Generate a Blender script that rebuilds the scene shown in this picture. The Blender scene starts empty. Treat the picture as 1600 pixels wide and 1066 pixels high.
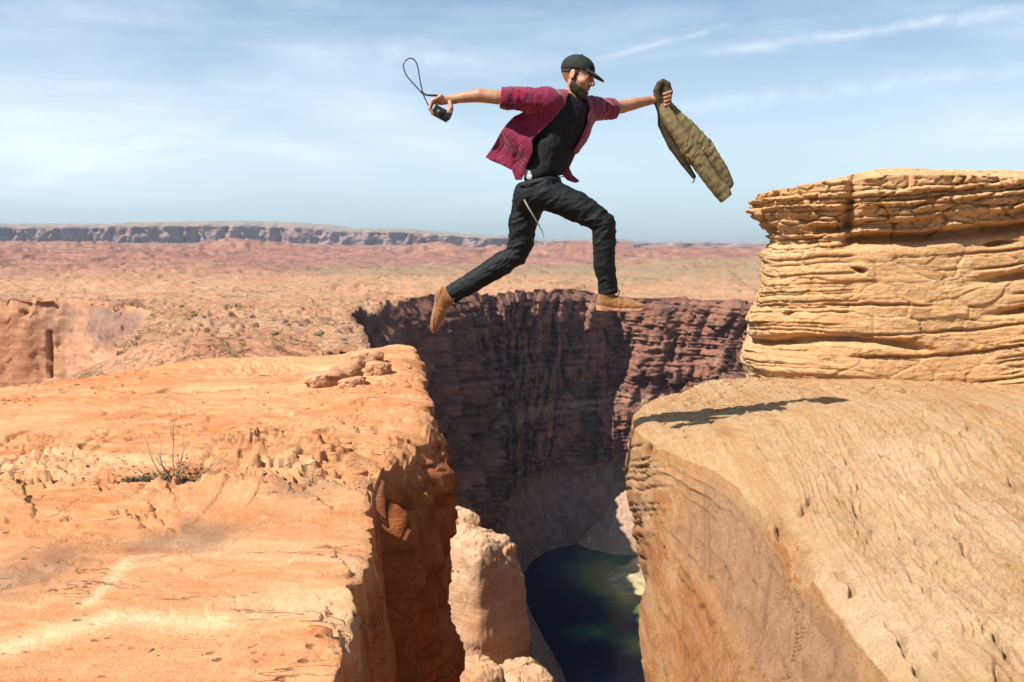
import bpy, math, random
import numpy as np
from mathutils import Vector

# ------------------------------------------------------------------ camera, sky, sun, exposure
S = bpy.context.scene
COL = S.collection
F_PX = 1556.0                       # 35 mm lens on a 36 mm sensor, in pixels of a 1600 px wide picture
PITCH = math.radians(5.2)
cam_d = bpy.data.cameras.new('camera'); cam = bpy.data.objects.new('camera', cam_d); COL.objects.link(cam)
cam_d.lens = 35.0; cam_d.sensor_width = 36.0
cam_d.clip_start = 0.05; cam_d.clip_end = 80000
cam.location = (0, 0, 0); cam.rotation_euler = (math.pi/2 - PITCH, 0, 0)
cam_d.dof.use_dof = True; cam_d.dof.focus_distance = 5.9; cam_d.dof.aperture_fstop = 5.0
S.camera = cam

SUN_EL = math.radians(52)
SUN_H = np.array([-0.84, -0.543])    # horizontal direction towards the sun (behind the camera, to the left)
sun_dir = Vector((SUN_H[0]*math.cos(SUN_EL), SUN_H[1]*math.cos(SUN_EL), math.sin(SUN_EL)))
sd = bpy.data.lights.new('sun', 'SUN'); sun = bpy.data.objects.new('sun', sd); COL.objects.link(sun)
sd.energy = 5.0; sd.angle = math.radians(0.53); sd.color = (1.0, 0.945, 0.86)
sun.rotation_euler = sun_dir.to_track_quat('Z', 'Y').to_euler()

W = bpy.data.worlds.new('World'); S.world = W; W.use_nodes = True
wn = W.node_tree.nodes; wl = W.node_tree.links
bg = wn['Background']; bg.inputs['Strength'].default_value = 0.068
S.view_settings.view_transform = 'Standard'; S.view_settings.look = 'None'
S.view_settings.gamma = 1.0; S.view_settings.use_curve_mapping = False
S.view_settings.exposure = 0.72

class NG:
    """tiny helper to write node trees"""
    def __init__(s, tree): s.t = tree; s.n = tree.nodes; s.l = tree.links
    def node(s, typ, **kw):
        n = s.n.new(typ)
        for k, v in kw.items(): setattr(n, k, v)
        return n
    def put(s, sock, v):
        if v is None: return
        if isinstance(v, bpy.types.NodeSocket): s.l.new(v, sock)
        else: sock.default_value = v
    def math(s, op, a, b=None, c=None, clamp=False):
        n = s.node('ShaderNodeMath', operation=op); n.use_clamp = clamp
        s.put(n.inputs[0], a)
        if b is not None: s.put(n.inputs[1], b)
        if c is not None: s.put(n.inputs[2], c)
        return n.outputs[0]
    def vmath(s, op, a, b=None):
        n = s.node('ShaderNodeVectorMath', operation=op); s.put(n.inputs[0], a)
        if b is not None: s.put(n.inputs[1], b)
        return n.outputs['Value'] if op in ('DOT_PRODUCT', 'LENGTH') else n.outputs[0]
    def noise(s, vec, scale, detail=5, rough=0.55, dist=0.0, typ='FBM'):
        n = s.node('ShaderNodeTexNoise'); n.noise_type = typ
        s.put(n.inputs['Vector'], vec); s.put(n.inputs['Scale'], scale); s.put(n.inputs['Detail'], detail)
        s.put(n.inputs['Roughness'], rough); s.put(n.inputs['Distortion'], dist)
        return n.outputs[0]
    def mapping(s, vec, scale=(1, 1, 1), rot=(0, 0, 0), loc=(0, 0, 0)):
        n = s.node('ShaderNodeMapping'); s.put(n.inputs['Vector'], vec)
        n.inputs['Scale'].default_value = scale; n.inputs['Rotation'].default_value = rot; n.inputs['Location'].default_value = loc
        return n.outputs[0]
    def ramp(s, fac, stops, interp='LINEAR'):
        n = s.node('ShaderNodeValToRGB'); s.put(n.inputs[0], fac); cr = n.color_ramp; cr.interpolation = interp
        while len(cr.elements) < len(stops): cr.elements.new(0.5)
        for e, (p, c) in zip(cr.elements, stops):
            e.position = p; e.color = (c, c, c, 1) if isinstance(c, (int, float)) else (*c, 1)
        return n.outputs[0]
    def mix(s, fac, a, b, blend='MIX'):
        n = s.node('ShaderNodeMix', data_type='RGBA', blend_type=blend)
        s.put(n.inputs[0], fac)
        for i, v in ((6, a), (7, b)):
            if isinstance(v, tuple): v = (*v, 1) if len(v) == 3 else v
            s.put(n.inputs[i], v)
        return n.outputs[2]
    def rng(s, v, a, b, c=0.0, d=1.0):
        n = s.node('ShaderNodeMapRange'); s.put(n.inputs[0], v)
        for i, q in enumerate((a, b, c, d)): n.inputs[i+1].default_value = q
        return n.outputs[0]
    def bump(s, h, strength=1.0, dist=0.01, normal=None):
        n = s.node('ShaderNodeBump'); s.put(n.inputs['Height'], h)
        n.inputs['Strength'].default_value = strength; n.inputs['Distance'].default_value = dist
        if normal is not None: s.put(n.inputs['Normal'], normal)
        return n.outputs[0]
    def attr(s, name, out='Fac'):
        n = s.node('ShaderNodeAttribute'); n.attribute_name = name; return n.outputs[out]

# rays of the photograph, used to place things: (u, v) in 1600 x 1066 pixels -> a point Y metres ahead
def at(u, v, Y):
    xc = (u-800)/F_PX; yc = (533-v)/F_PX
    dy = math.cos(PITCH) + yc*math.sin(PITCH); dz = -math.sin(PITCH) + yc*math.cos(PITCH)
    return np.array([xc/dy*Y, Y, dz/dy*Y])
def at_z(u, v, z):
    p = at(u, v, 1.0); return p*(z/p[2])

# sky: Nishita plus thin streaks of high cloud
w = NG(W.node_tree)
sky = w.node('ShaderNodeTexSky'); sky.sky_type = 'NISHITA'; sky.sun_disc = False
sky.sun_elevation = SUN_EL; sky.sun_rotation = math.atan2(sun_dir.x, sun_dir.y)
sky.altitude = 300; sky.air_density = 1.0; sky.dust_density = 1.2; sky.ozone_density = 0.75
geo = w.node('ShaderNodeNewGeometry'); dirv = w.vmath('SCALE', geo.outputs['Incoming']); dirv.node.inputs['Scale'].default_value = -1.0
sep = w.node('ShaderNodeSeparateXYZ'); wl.new(dirv, sep.inputs[0])
zz = w.math('MAXIMUM', w.math('ADD', sep.outputs[2], 0.10), 0.02)
cmb = w.node('ShaderNodeCombineXYZ'); wl.new(w.math('DIVIDE', sep.outputs[0], zz), cmb.inputs[0]); wl.new(w.math('DIVIDE', sep.outputs[1], zz), cmb.inputs[1])
pl = cmb.outputs[0]
m1 = w.mapping(dirv, scale=(1.3, 1.3, 4.2), rot=(0, math.radians(7), 0), loc=(3.1, 1.7, 0.4))
c1 = w.noise(m1, 1.7, 6, 0.55, 0.6)
m2 = w.mapping(dirv, scale=(1.6, 1.6, 13), rot=(0, math.radians(11), 0), loc=(0.3, 4.2, 1.1))
c2 = w.noise(m2, 2.6, 9, 0.62, 0.5)
cl = w.math('MULTIPLY', w.rng(c1, 0.42, 0.66), w.rng(c2, 0.36, 0.70, 0.30, 1.0))
up = w.rng(sep.outputs[2], -0.02, 0.10)
cl = w.math('ADD', w.math('MULTIPLY', cl, 0.46), w.rng(sep.outputs[2], 0.26, 0.0, 0.02, 0.82))
trl = None
# two old contrails, great circles through points seen in the photograph
def trail(p, q, wid, k, soft):
    a = Vector(at(*p, 1.0)).normalized(); b = Vector(at(*q, 1.0)).normalized(); n = a.cross(b).normalized()
    mid = (a+b).normalized(); half = math.cos(a.angle(b)/2)
    wob = w.math('MULTIPLY', w.math('SUBTRACT', w.noise(dirv, 22.0, 3), 0.5), wid*2.0)
    d = w.math('ABSOLUTE', w.math('ADD', w.vmath('DOT_PRODUCT', dirv, tuple(n)), wob))
    core = w.rng(d, wid, 0.0)
    ends = w.rng(w.vmath('DOT_PRODUCT', dirv, tuple(mid)), half-soft, half+soft)
    br = w.rng(w.noise(dirv, 40.0, 5, 0.6), 0.35, 0.6, 0.25, 1.0)
    return w.math('MULTIPLY', w.math('MULTIPLY', core, ends), w.math('MULTIPLY', br, k))
for a in (((955, 88), (1118, 44), .0045, .55, .0015), ((1130, 82), (1640, 8), .007, .55, .004), ((1020, 175), (1600, 105), .012, .35, .006),
          ((-40, 305), (330, 195), .012, .45, .006), ((480, 75), (760, 105), .018, .35, .006), ((-80, 322), (90, 262), .010, .5, .004)):
    t_ = trail(*a); trl = t_ if trl is None else w.math('MAXIMUM', trl, t_)
cl = w.math('MINIMUM', w.math('MULTIPLY', cl, up), 0.85)
skyc = w.mix(cl, w.mix(1.0, sky.outputs[0], (.73, 1.0, 1.12), 'MULTIPLY'), (9.3, 10.4, 11.4))
skyc = w.mix(w.math('MULTIPLY', trl, .60, clamp=True), skyc, (11.2, 12.0, 12.4))
wl.new(skyc, bg.inputs['Color'])

# ------------------------------------------------------------------ helpers: noise, meshes, tags
_rs = np.random.RandomState(7)
_perm = np.tile(_rs.permutation(256).astype(np.int32), 3)
_g = _rs.normal(size=(256, 3)).astype(np.float32); _g /= np.linalg.norm(_g, axis=1)[:, None]
def gnoise(x, y, z):
    shp = np.broadcast(x, y, z).shape
    x = np.broadcast_to(x, shp).ravel().astype(np.float32); y = np.broadcast_to(y, shp).ravel().astype(np.float32); z = np.broadcast_to(z, shp).ravel().astype(np.float32)
    fx = np.floor(x); fy = np.floor(y); fz = np.floor(z)
    ix = fx.astype(np.int32) & 255; iy = fy.astype(np.int32) & 255; iz = fz.astype(np.int32) & 255
    x = x-fx; y = y-fy; z = z-fz
    ux = x*x*x*(x*(x*6-15)+10); uy = y*y*y*(y*(y*6-15)+10); uz = z*z*z*(z*(z*6-15)+10)
    out = None; r = []
    for dx in (0, 1):
        px = _perm[ix+dx]
        for dy in (0, 1):
            pxy = _perm[px+iy+dy]
            for dz in (0, 1):
                g = _g[_perm[pxy+iz+dz]]
                r.append(g[:, 0]*(x-dx) + g[:, 1]*(y-dy) + g[:, 2]*(z-dz))
    a = r[0]+(r[1]-r[0])*uz; b = r[2]+(r[3]-r[2])*uz; c = r[4]+(r[5]-r[4])*uz; d = r[6]+(r[7]-r[6])*uz
    a = a+(b-a)*uy; c = c+(d-c)*uy
    return (a+(c-a)*ux).reshape(shp)*1.4
def fbm(x, y, z, octv=4, gain=0.5, lac=2.03, ridged=False):
    s = 0.0; a = 1.0; t = 0.0
    for i in range(octv):
        n = gnoise(x+17.3*i, y+5.1*i, z-9.7*i)
        if ridged: n = 1-2*np.abs(n)
        s = s + a*n; t += a; a *= gain; x = x*lac; y = y*lac; z = z*lac
    return s/t
def sstep(a, b, x):
    t = np.clip((x-a)/(b-a), 0, 1); return t*t*(3-2*t)
def gauss(x, y, cx, cy, rx, ry, ang=0.0):
    c, s = math.cos(ang), math.sin(ang); dx = x-cx; dy = y-cy
    return np.exp(-((dx*c+dy*s)/rx)**2 - ((-dx*s+dy*c)/ry)**2)
def seg_dist(x, y, pts):
    d = None; tt = None
    for i in range(len(pts)-1):
        ax, ay = pts[i][:2]; bx, by = pts[i+1][:2]
        vx, vy = bx-ax, by-ay; L = vx*vx+vy*vy+1e-12
        t = np.clip(((x-ax)*vx+(y-ay)*vy)/L, 0, 1); q = np.hypot(x-ax-t*vx, y-ay-t*vy)
        d = q if d is None else np.minimum(d, q)
    return d
def seg_signed(x, y, pts):
    """distance to a polyline, signed by side (positive to its right, the near side), and distance to its ends"""
    d = np.full(x.shape, 1e9); s = np.ones(x.shape)
    for i in range(len(pts)-1):
        ax, ay = pts[i][:2]; bx, by = pts[i+1][:2]; vx, vy = bx-ax, by-ay; L = vx*vx+vy*vy+1e-12
        t = np.clip(((x-ax)*vx+(y-ay)*vy)/L, 0, 1); q = np.hypot(x-ax-t*vx, y-ay-t*vy)
        c = np.sign(vy*(x-ax)-vx*(y-ay)); n = q < d; d = np.where(n, q, d); s = np.where(n, c, s)
    e = np.minimum(np.hypot(x-pts[0][0], y-pts[0][1]), np.hypot(x-pts[-1][0], y-pts[-1][1]))
    return d*s, e
def terrace(h, step, sharp=0.75, groove=0.22):
    """turn a smooth height into treads and risers, with a joint eaten in at the foot of each riser"""
    q = h/step; f = np.floor(q); r = q-f
    return (f + sstep(sharp, 1.0, r) - groove*np.exp(-((r-sharp+.02)/.045)**2))*step
def blocks(a, b, seed=0, jit=.8):
    """broken rock face: a value per block (-1..1) and closeness to the crack between blocks (0..1)"""
    a, b = np.broadcast_arrays(np.asarray(a, np.float32), np.asarray(b, np.float32))
    ia = np.floor(a).astype(np.int32); ib = np.floor(b).astype(np.int32)
    d1 = np.full(a.shape, 9.0, np.float32); d2 = d1.copy(); val = np.zeros(a.shape, np.float32)
    for da in (-1, 0, 1):
        for db in (-1, 0, 1):
            h = _perm[_perm[(ia+da+seed) & 255]+((ib+db) & 255)]
            px = ia+da+.5+jit*(_g[h, 0]*.6); pb = ib+db+.5+jit*(_g[h, 1]*.6)
            d = np.maximum(np.abs(a-px), np.abs(b-pb))*.6+np.hypot(a-px, b-pb)*.4
            n = d < d1; d2 = np.where(n, d1, np.minimum(d2, d)); val = np.where(n, _g[h, 2], val); d1 = np.where(n, d, d1)
    return val, sstep(.10, .0, d2-d1)
rsl = np.random.RandomState(31)
LAY_W = rsl.uniform(0.35, 1.9, 400)**1.3; LAY_E = np.concatenate([[0], np.cumsum(LAY_W)]); LAY_E -= LAY_E[200]
LAY_P = rsl.uniform(-1, 1, 401)
def layers(z, scale, groove_noise=None, round_=0.18):
    """stack of beds of uneven thickness: returns protrusion (-1..1) and depth of the joint between beds (0..1)"""
    q = z/scale
    i = np.clip(np.searchsorted(LAY_E, q.ravel()).reshape(q.shape)-1, 0, 398)
    lo = LAY_E[i]; hi = LAY_E[i+1]; f = (q-lo)/(hi-lo)
    edge = np.minimum(f, 1-f)*(hi-lo)
    joint = 1-sstep(0.0, round_, edge)
    p = LAY_P[i]
    # overhang: the bed's foot is cut back, its lip stands out
    p = p + 0.35*(f-0.5)
    return p, joint

def mesh_from(name, V, Q, mat, parent=None, smooth=True, attrs=None, kind=None):
    V = np.asarray(V, dtype=np.float32).reshape(-1, 3); Q = np.asarray(Q, dtype=np.int32)
    me = bpy.data.meshes.new(name)
    me.vertices.add(len(V)); me.vertices.foreach_set('co', V.ravel())
    n, k = Q.shape
    me.loops.add(n*k); me.loops.foreach_set('vertex_index', Q.ravel())
    me.polygons.add(n); me.polygons.foreach_set('loop_start', np.arange(0, n*k, k, dtype=np.int32))
    me.polygons.foreach_set('loop_total', np.full(n, k, dtype=np.int32))
    if smooth: me.polygons.foreach_set('use_smooth', np.ones(n, dtype=bool))
    for an, av in (attrs or {}).items():
        av = np.asarray(av, dtype=np.float32)
        if av.size == len(V): a = me.attributes.new(an, 'FLOAT', 'POINT'); a.data.foreach_set('value', av.ravel())
        else: a = me.attributes.new(an, 'FLOAT_VECTOR', 'POINT'); a.data.foreach_set('vector', av.ravel())
    me.update(calc_edges=True)
    for m in (mat if isinstance(mat, (list, tuple)) else [mat]): me.materials.append(m)
    o = bpy.data.objects.new(name, me); COL.objects.link(o)
    if parent is not None: o.parent = parent
    if kind: o['kind'] = kind
    return o
def grid_quads(h, w, mask=None, flip=False):
    i = np.arange(h*w, dtype=np.int32).reshape(h, w)
    q = np.stack([i[:-1, :-1], i[:-1, 1:], i[1:, 1:], i[1:, :-1]], -1)
    if mask is not None: q = q[mask]
    q = q.reshape(-1, 4)
    return q[:, ::-1] if flip else q
def grid_mesh(name, X, Y, Z, mat, attrs=None, mask=None, flip=False, **kw):
    h, w_ = X.shape
    return mesh_from(name, np.stack([X, Y, Z], -1), grid_quads(h, w_, mask, flip), mat, attrs=attrs, **kw)
def tag(o, label=None, cat=None, group=None, kind=None):
    if label: o['label'] = label
    if cat: o['category'] = cat
    if group: o['group'] = group
    if kind: o['kind'] = kind
    return o
def empty(name, loc=(0, 0, 0)):
    o = bpy.data.objects.new(name, None); COL.objects.link(o); o.location = [float(v) for v in loc]; o.empty_display_size = 0.1
    return o
def interp(x, pts):
    xs = [p[0] for p in pts]; ys = [p[1] for p in pts]; return np.interp(x, xs, ys)
def sinterp(x, pts, k=0.0):
    return interp(x, pts)

# ------------------------------------------------------------------ materials
def new_mat(name):
    m = bpy.data.materials.new(name); m.use_nodes = True; g = NG(m.node_tree); b = m.node_tree.nodes['Principled BSDF']
    b.inputs['Specular IOR Level'].default_value = 0.25
    return m, g, b
def sandstone(name, c_main, c_pale, c_deep, sc=1.0, band=(0.6, 0.6, 5.0), bump=1.0, varnish=(0.21, 0.125, 0.075), rot=(0, 0, 0), bandmix=0.55, cracks=1.0, crack_stretch=(0.5, 1.0, 3.0), cream=None):
    """sandstone: broad tone patches, thin bedding tones, hairline cracks, pits, grain; masks 'pale' and 'stain' come
       with the mesh. sc = features per metre"""
    m, g, b = new_mat(name)
    tc = g.node('ShaderNodeTexCoord'); P = tc.outputs['Object']
    big = g.noise(P, 0.55*sc, 6, 0.6, 0.4)
    bm = g.mapping(P, scale=tuple(v*sc for v in band), rot=rot)
    bed = g.noise(bm, 1.6, 8, 0.68, 0.7)
    bed2 = g.noise(bm, 6.5, 7, 0.70, 0.4)
    col = g.mix(g.rng(big, 0.36, 0.64), c_main, c_pale)
    col = g.mix(g.math('MULTIPLY', g.rng(bed, 0.42, 0.64), bandmix), col, c_deep)
    col = g.mix(g.math('MULTIPLY', g.rng(bed2, 0.50, 0.68), 0.42*bandmix/0.55), col, c_pale)
    col = g.mix(g.math('MULTIPLY', g.attr('pale'), 0.8, clamp=True), col, cream or tuple(min(1, v*1.12) for v in c_pale))
    col = g.mix(g.attr('polish'), col, g.mix(g.rng(bed2, .4, .6), (.50, .30, .175), (.44, .25, .14)))
    st = g.noise(P, 2.2*sc, 7, 0.7, 0.6)
    stm = g.rng(g.math('ADD', g.attr('stain'), g.math('MULTIPLY', g.math('SUBTRACT', st, 0.5), 1.6)), 0.36, 0.85)
    col = g.mix(g.math('MULTIPLY', stm, 0.62), col, varnish)
    sp2 = g.noise(P, 11*sc, 6, 0.72)
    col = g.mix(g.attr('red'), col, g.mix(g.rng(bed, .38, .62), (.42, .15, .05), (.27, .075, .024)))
    col = g.mix(g.rng(sp2, 0.36, 0.60), g.mix(1.0, col, (0.88, 0.84, 0.80), 'MULTIPLY'), col)
    fine = g.noise(P, 75*sc, 4, 0.75)
    col = g.mix(g.math('MULTIPLY', g.rng(fine, 0.46, 0.70), 0.22), col, tuple(v*0.45 for v in c_deep))
    # pits that hold dark grit
    pv = g.node('ShaderNodeTexVoronoi', feature='F1'); g.put(pv.inputs['Vector'], g.mapping(P, scale=(9*sc, 12*sc, 16*sc))); pv.inputs['Scale'].default_value = 1.0
    pit = g.math('MULTIPLY', g.rng(pv.outputs['Distance'], 0.22, 0.08), g.rng(g.noise(P, 1.1*sc, 4, .6), .56, .64))
    # hairline cracks: thin level lines of stretched noise, broken up
    def lines(scl, wdt, lo, off):
        mm = g.mapping(P, scale=tuple(v*sc*scl for v in crack_stretch), rot=rot, loc=(off, off*.7, off*.3))
        n = g.noise(mm, 1.0, 5, .62, .8)
        l = g.rng(g.math('ABSOLUTE', g.math('SUBTRACT', n, .5)), wdt, wdt*.25)
        return g.math('MULTIPLY', l, g.rng(g.noise(P, 0.8*sc*scl, 4, .6), lo, lo+.06))
    cr = g.math('MAXIMUM', g.math('MAXIMUM', lines(1.0, .0035, .57, 3.0), lines(3.2, .007, .60, 9.0)), pit)
    cr = g.math('MULTIPLY', cr, cracks, clamp=True)
    col = g.mix(g.math('MULTIPLY', cr, .72), col, tuple(v*0.28 for v in c_deep))
    g.put(b.inputs['Base Color'], col)
    g.put(b.inputs['Roughness'], 0.92)
    h = g.math('ADD', g.math('MULTIPLY', bed2, 0.5), g.math('MULTIPLY', sp2, 0.6))
    n1 = g.bump(h, 0.9*bump, 0.05/sc)
    n2 = g.bump(fine, 0.8*bump, 0.012/sc, n1)
    n3 = g.bump(cr, -0.9*bump, 0.02/sc, n2); n3.node.invert = True; n3.node.inputs['Strength'].default_value = 0.9
    g.put(b.inputs['Normal'], n3)
    return m

M_LEFT = sandstone('sandstone_orange', (0.57, 0.245, 0.098), (0.62, 0.330, 0.158), (0.465, 0.148, 0.046), 1.0, band=(0.35, 0.9, 4.0), bump=.75, bandmix=.75, crack_stretch=(.3, 1.3, 3.0), cream=(.74, .50, .28))
M_RIGHT = sandstone('sandstone_cream', (0.64, 0.345, 0.145), (0.70, 0.475, 0.265), (0.53, 0.215, 0.06), 1.2, band=(5.5, 0.32, 2.2), rot=(0, math.radians(20), math.radians(4)), varnish=(0.25, 0.145, 0.085), bandmix=.95, bump=1.6, crack_stretch=(2.4, .5, 1.2), cracks=.6)
M_CROP = sandstone('sandstone_layered', (0.60, 0.325, 0.135), (0.66, 0.440, 0.235), (0.50, 0.200, 0.062), 1.3, band=(0.35, 0.35, 6.0), varnish=(0.30, 0.24, 0.20), crack_stretch=(.4, .4, 3.5))
M_MID = sandstone('sandstone_plateau', (0.46, 0.215, 0.11), (0.53, 0.31, 0.18), (0.34, 0.125, 0.065), 0.05, band=(0.5, 1.0, 6.0), bump=0.5, varnish=(0.15, 0.115, 0.11), cracks=.6)

# ------------------------------------------------------------------ left ledge: slab in front, higher block behind, cliff into the crack
RIM = [(1.6, -.36), (2.0, -.40), (3.24, -.55), (4.5, -.70), (5.6, -.81), (6.40, -.895), (6.46, -.99), (6.56, -1.0), (6.62, -.86), (6.95, -.745), (7.3, -.68), (7.6, -.65), (8.1, -.665), (8.8, -.75), (10.15, -.92), (11.6, -1.08), (12.4, -1.22), (13.0, -1.7), (14.5, -3.0), (17, -6)]
NY, NT, NF = 560, 400, 210
yy = np.geomspace(1.7, 17, NY)[:, None]
rim = sinterp(yy, RIM)
rim = rim + 0.035*fbm(yy*2.3, 0*yy+3.1, 0*yy, 4) + 0.03*gnoise(yy*9, 0*yy+8, 0*yy)*sstep(3.0, 4.0, yy)
xl = -0.62*yy - 0.9
bv0, bc0 = blocks(yy*2.6, 0*yy+.5, 5); bv1, bc1 = blocks(yy*8, 0*yy+.5, 9); rim = rim + .035*bv0-.02*bc0+.014*bv1
a = (np.arange(NT)/(NT-1))[None, :]
XT = xl + (rim-xl)*(1-(1-a)**1.25)
YT = np.broadcast_to(yy, XT.shape).copy()
def left_top(x, y):
    z = -1.45 + 0.03*fbm(x*0.5, y*0.5, 0*x+2, 3)
    # broad swells
    z = z + 0.07*fbm(x*0.42+5, y*0.30, 0*x+9.3, 3)
    # step up to the higher block, in ragged treads
    n1 = fbm(x*1.0, y*2.0, 0*x+4.0, 4, .4)
    e = 6.50 + 0.10*gnoise(x*1.1, 0*x, 0*x+3) + 0.05*x*sstep(-2, -5, x)
    k = np.clip((y-e)/1.15 + 0.28*n1, 0, 1)
    amt = interp(x, [(-5, .02), (-3.4, .04), (-2.2, .07), (-1.4, .15), (-.8, .16)])
    tr = terrace(k*4.0, 1.0, 0.90, .30)/4.0
    z = z + amt*(0.20*k+0.95*tr)
    zone = sstep(5.9, 6.2, y)*sstep(8.0, 7.2, y)
    n5 = fbm(x*0.8+31+.3*y, y*2.6, 0*x+2, 3, .42)
    z = z + zone*(terrace(n5, .16, .92, .45)-n5)*0.55*sstep(-.25, .15, gnoise(x*.9, y*1.1, 0*x+8)+.25*sstep(-1.6, -.9, x))
    z = z + 0.02*np.clip(y-7, 0, 6)*sstep(-7, -2, x)
    # mound behind the bush with a torn right-hand end
    g1 = gauss(x, y, -1.72, 6.95, .62, .34, -0.15)
    z = z + 0.10*g1*sstep(-1.02, -1.22, x + 0.25*(y-6.9)+0.06*gnoise(x*9, y*9, 0*x))
    z = z - 0.07*gauss(x, y, -2.15, 6.42, .7, .14)
    # bowl and orange sand patch further back
    z = z - 0.10*gauss(x, y, -2.2, 11.2, 1.1, .9)
    z = z + 0.13*gauss(x, y, -1.25, 10.2, .5, .8) + 0.10*gauss(x, y, -3.2, 11.5, 1.1, .6)
    # thin beds that end in small curved steps
    n2 = fbm(x*0.45+11, y*0.95, 0*x+1.7, 3, 0.30)
    t2 = terrace(n2+0.06*y, 0.085, 0.90)
    bed = (t2-(n2+0.06*y))
    wgt = 0.05 + 0.55*sstep(0.05, 0.35, gnoise(x*0.6, y*0.8, 0*x+5)) + 0.35*sstep(5.2, 6.4, y)
    z = z + bed*0.60*wgt*(.22+.78*sstep(5.3, 6.2, y))
    n3 = fbm(x*0.9, y*2.6, 0*x+6.2, 3, .36)
    z = z + (terrace(n3, 0.16, 0.92)-n3)*0.22*sstep(0.05, 0.45, gnoise(x*1.1, y*1.4, 0*x+15)+0.0*y-.12+0.30*gauss(x, y, -2.8, 4.9, 1.4, .8))
    z = z + 0.006*fbm(x*5, y*6, 0*x, 4) + 0.012*gnoise(x*4, y*5, 0*x+9)*gauss(x, y, -1.1, 9, 1.0, 2.8)
    # the rough pocked shoulder above the crack
    z = z + 0.020*fbm(x*7, y*5, 0*x+12, 4, .6)*gauss(x, y, -1.0, 8.2, .45, 1.8)
    return z
ZT = left_top(XT, YT)
# single cracks seen on the slab
CR = [([(188, 777), (215, 770), (240, 761), (277, 747), (305, 745)], .16, .05), ([(277, 772), (305, 761), (338, 762)], .12, .035), ([(250, 752), (262, 738), (300, 733)], .08, .03),
      ([(345, 743), (393, 732), (444, 728), (462, 735)], .14, .045), ([(462, 728), (509, 725), (555, 737), (573, 709)], .20, .055), ([(470, 712), (505, 704), (530, 690)], .08, .03),
      ([(272, 690), (296, 680), (314, 673), (338, 671)], .09, .035), ([(352, 668), (384, 662), (404, 676)], .14, .045), ([(356, 712), (393, 692), (430, 690)], .20, .060), ([(380, 708), (410, 700), (436, 694)], .12, .04),
      ([(20, 690), (51, 682), (80, 674)], .15, .045), ([(0, 750), (20, 742), (38, 738)], .14, .045), ([(17, 700), (20, 712)], .08, .03),
      ([(450, 810), (500, 802), (545, 793)], .035, .014), ([(515, 778), (545, 774), (580, 775)], .04, .014), ([(543, 893), (549, 905), (553, 940), (560, 968)], .12, .028), ([(470, 998), (490, 993), (522, 999)], .06, .016), ([(528, 1000), (540, 1030), (530, 1064)], .10, .03),
      ([(120, 858), (140, 848), (180, 842)], .05, .018), ([(85, 868), (110, 862), (125, 857)], .03, .014), ([(155, 798), (163, 797)], .02, .012), ([(214, 802), (222, 806)], .05, .016),
      ([(258, 812), (256, 800), (272, 796)], .05, .018), ([(275, 835), (280, 820), (268, 808)], .05, .018), ([(60, 935), (75, 905), (70, 890)], .03, .02),
      ([(606, 690), (600, 676), (614, 660)], .12, .035), ([(560, 705), (590, 700), (600, 690)], .14, .04), ([(545, 640), (560, 632), (572, 636)], .04, .02), ([(190, 622), (205, 608), (212, 600)], .03, .02), ([(420, 633), (445, 622), (470, 610)], .05, .025), ([(240, 660), (270, 655)], .03, .02)]
for pts, dep, wid in CR:
    q = [at_z(u, v, -1.43 if v > 738 else -1.30)[:2] for u, v in pts]
    x0, x1 = min(p[0] for p in q)-.3, max(p[0] for p in q)+.3; y0, y1 = min(p[1] for p in q)-.5, max(p[1] for p in q)+.5
    m = (XT > x0) & (XT < x1) & (YT > y0) & (YT < y1)
    xs, ys = XT[m], YT[m]
    wob = 0.035*gnoise(xs*6, ys*6, 0*xs+7)+.025*gnoise(xs*17, ys*17, 0*xs+3)
    sdv, e = seg_signed(xs+wob, ys+wob*.8, q)
    L_ = math.hypot(q[0][0]-q[-1][0], q[0][1]-q[-1][1]); br = sstep(-.02, .25*L_+.02, e)
    fade = .05+1.5*dep
    ZT[m] += br*np.where(sdv > 0, .40*dep*np.exp(-sdv/fade)*sstep(0, .010, sdv+.005), -.38*dep*np.exp(sdv/(.5*fade)))
# round the far side down and chew the brow above the crack
yb = interp(XT, [(-9, 8.3), (-6.3, 9.7), (-4.5, 10.8), (-3.2, 12.0), (-1.2, 12.6)])
back = np.clip(YT-yb-0.25*fbm(XT*1.3, YT, 0*XT, 3), 0, 9); ZT -= 0.55*back**1.5
edge = rim-XT
ZT -= 0.018*np.exp(-edge/0.03) + 0.05*np.exp(-edge/0.12)*sstep(6.5, 7, YT)
ZT -= 0.03*np.clip(gnoise(YT*4.5, XT*1.0, 0*XT+2), 0, 1)*np.exp(-edge/0.10)
GLX, GLY, GLZ = XT, YT, ZT
def left_ground(x, y):
    j = int(np.argmin(np.abs(GLY[:, 0]-y))); return float(np.interp(x, GLX[j], GLZ[j]))
# face
fr = (np.arange(1, NF+1)/NF)[None, :]
D = 10.0*(0.16*fr + 0.84*fr**2.6)
z0 = ZT[:, -1:]; ZF = z0 - D; YF = np.broadcast_to(yy, ZF.shape)
slab = sstep(6.46, 6.38, YF)
off_s = 0.095*np.minimum(D, 2.2) + 0.03*np.clip(D-2.2, 0, 9)
off_b = interp(D, [(0, 0), (.12, .035), (.3, .10), (.65, .17), (1.0, .21), (1.5, .225), (2.1, .20), (3.2, .05), (4, .0), (10, .5)])*sstep(8.7, 7.7, YF)
off_b = off_b + 0.02*D*sstep(7.7, 8.7, YF) - sstep(8.2, 8.9, YF)*0.05*np.minimum(D, 1)
cave = 0.60*gauss(YF, D, 6.80, 2.35, .30, .70) + 0.22*gauss(YF, D, 6.85, 2.3, .22, .45) + 0.10*gauss(YF, D, 6.50, 1.0, .06, .9)
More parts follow.
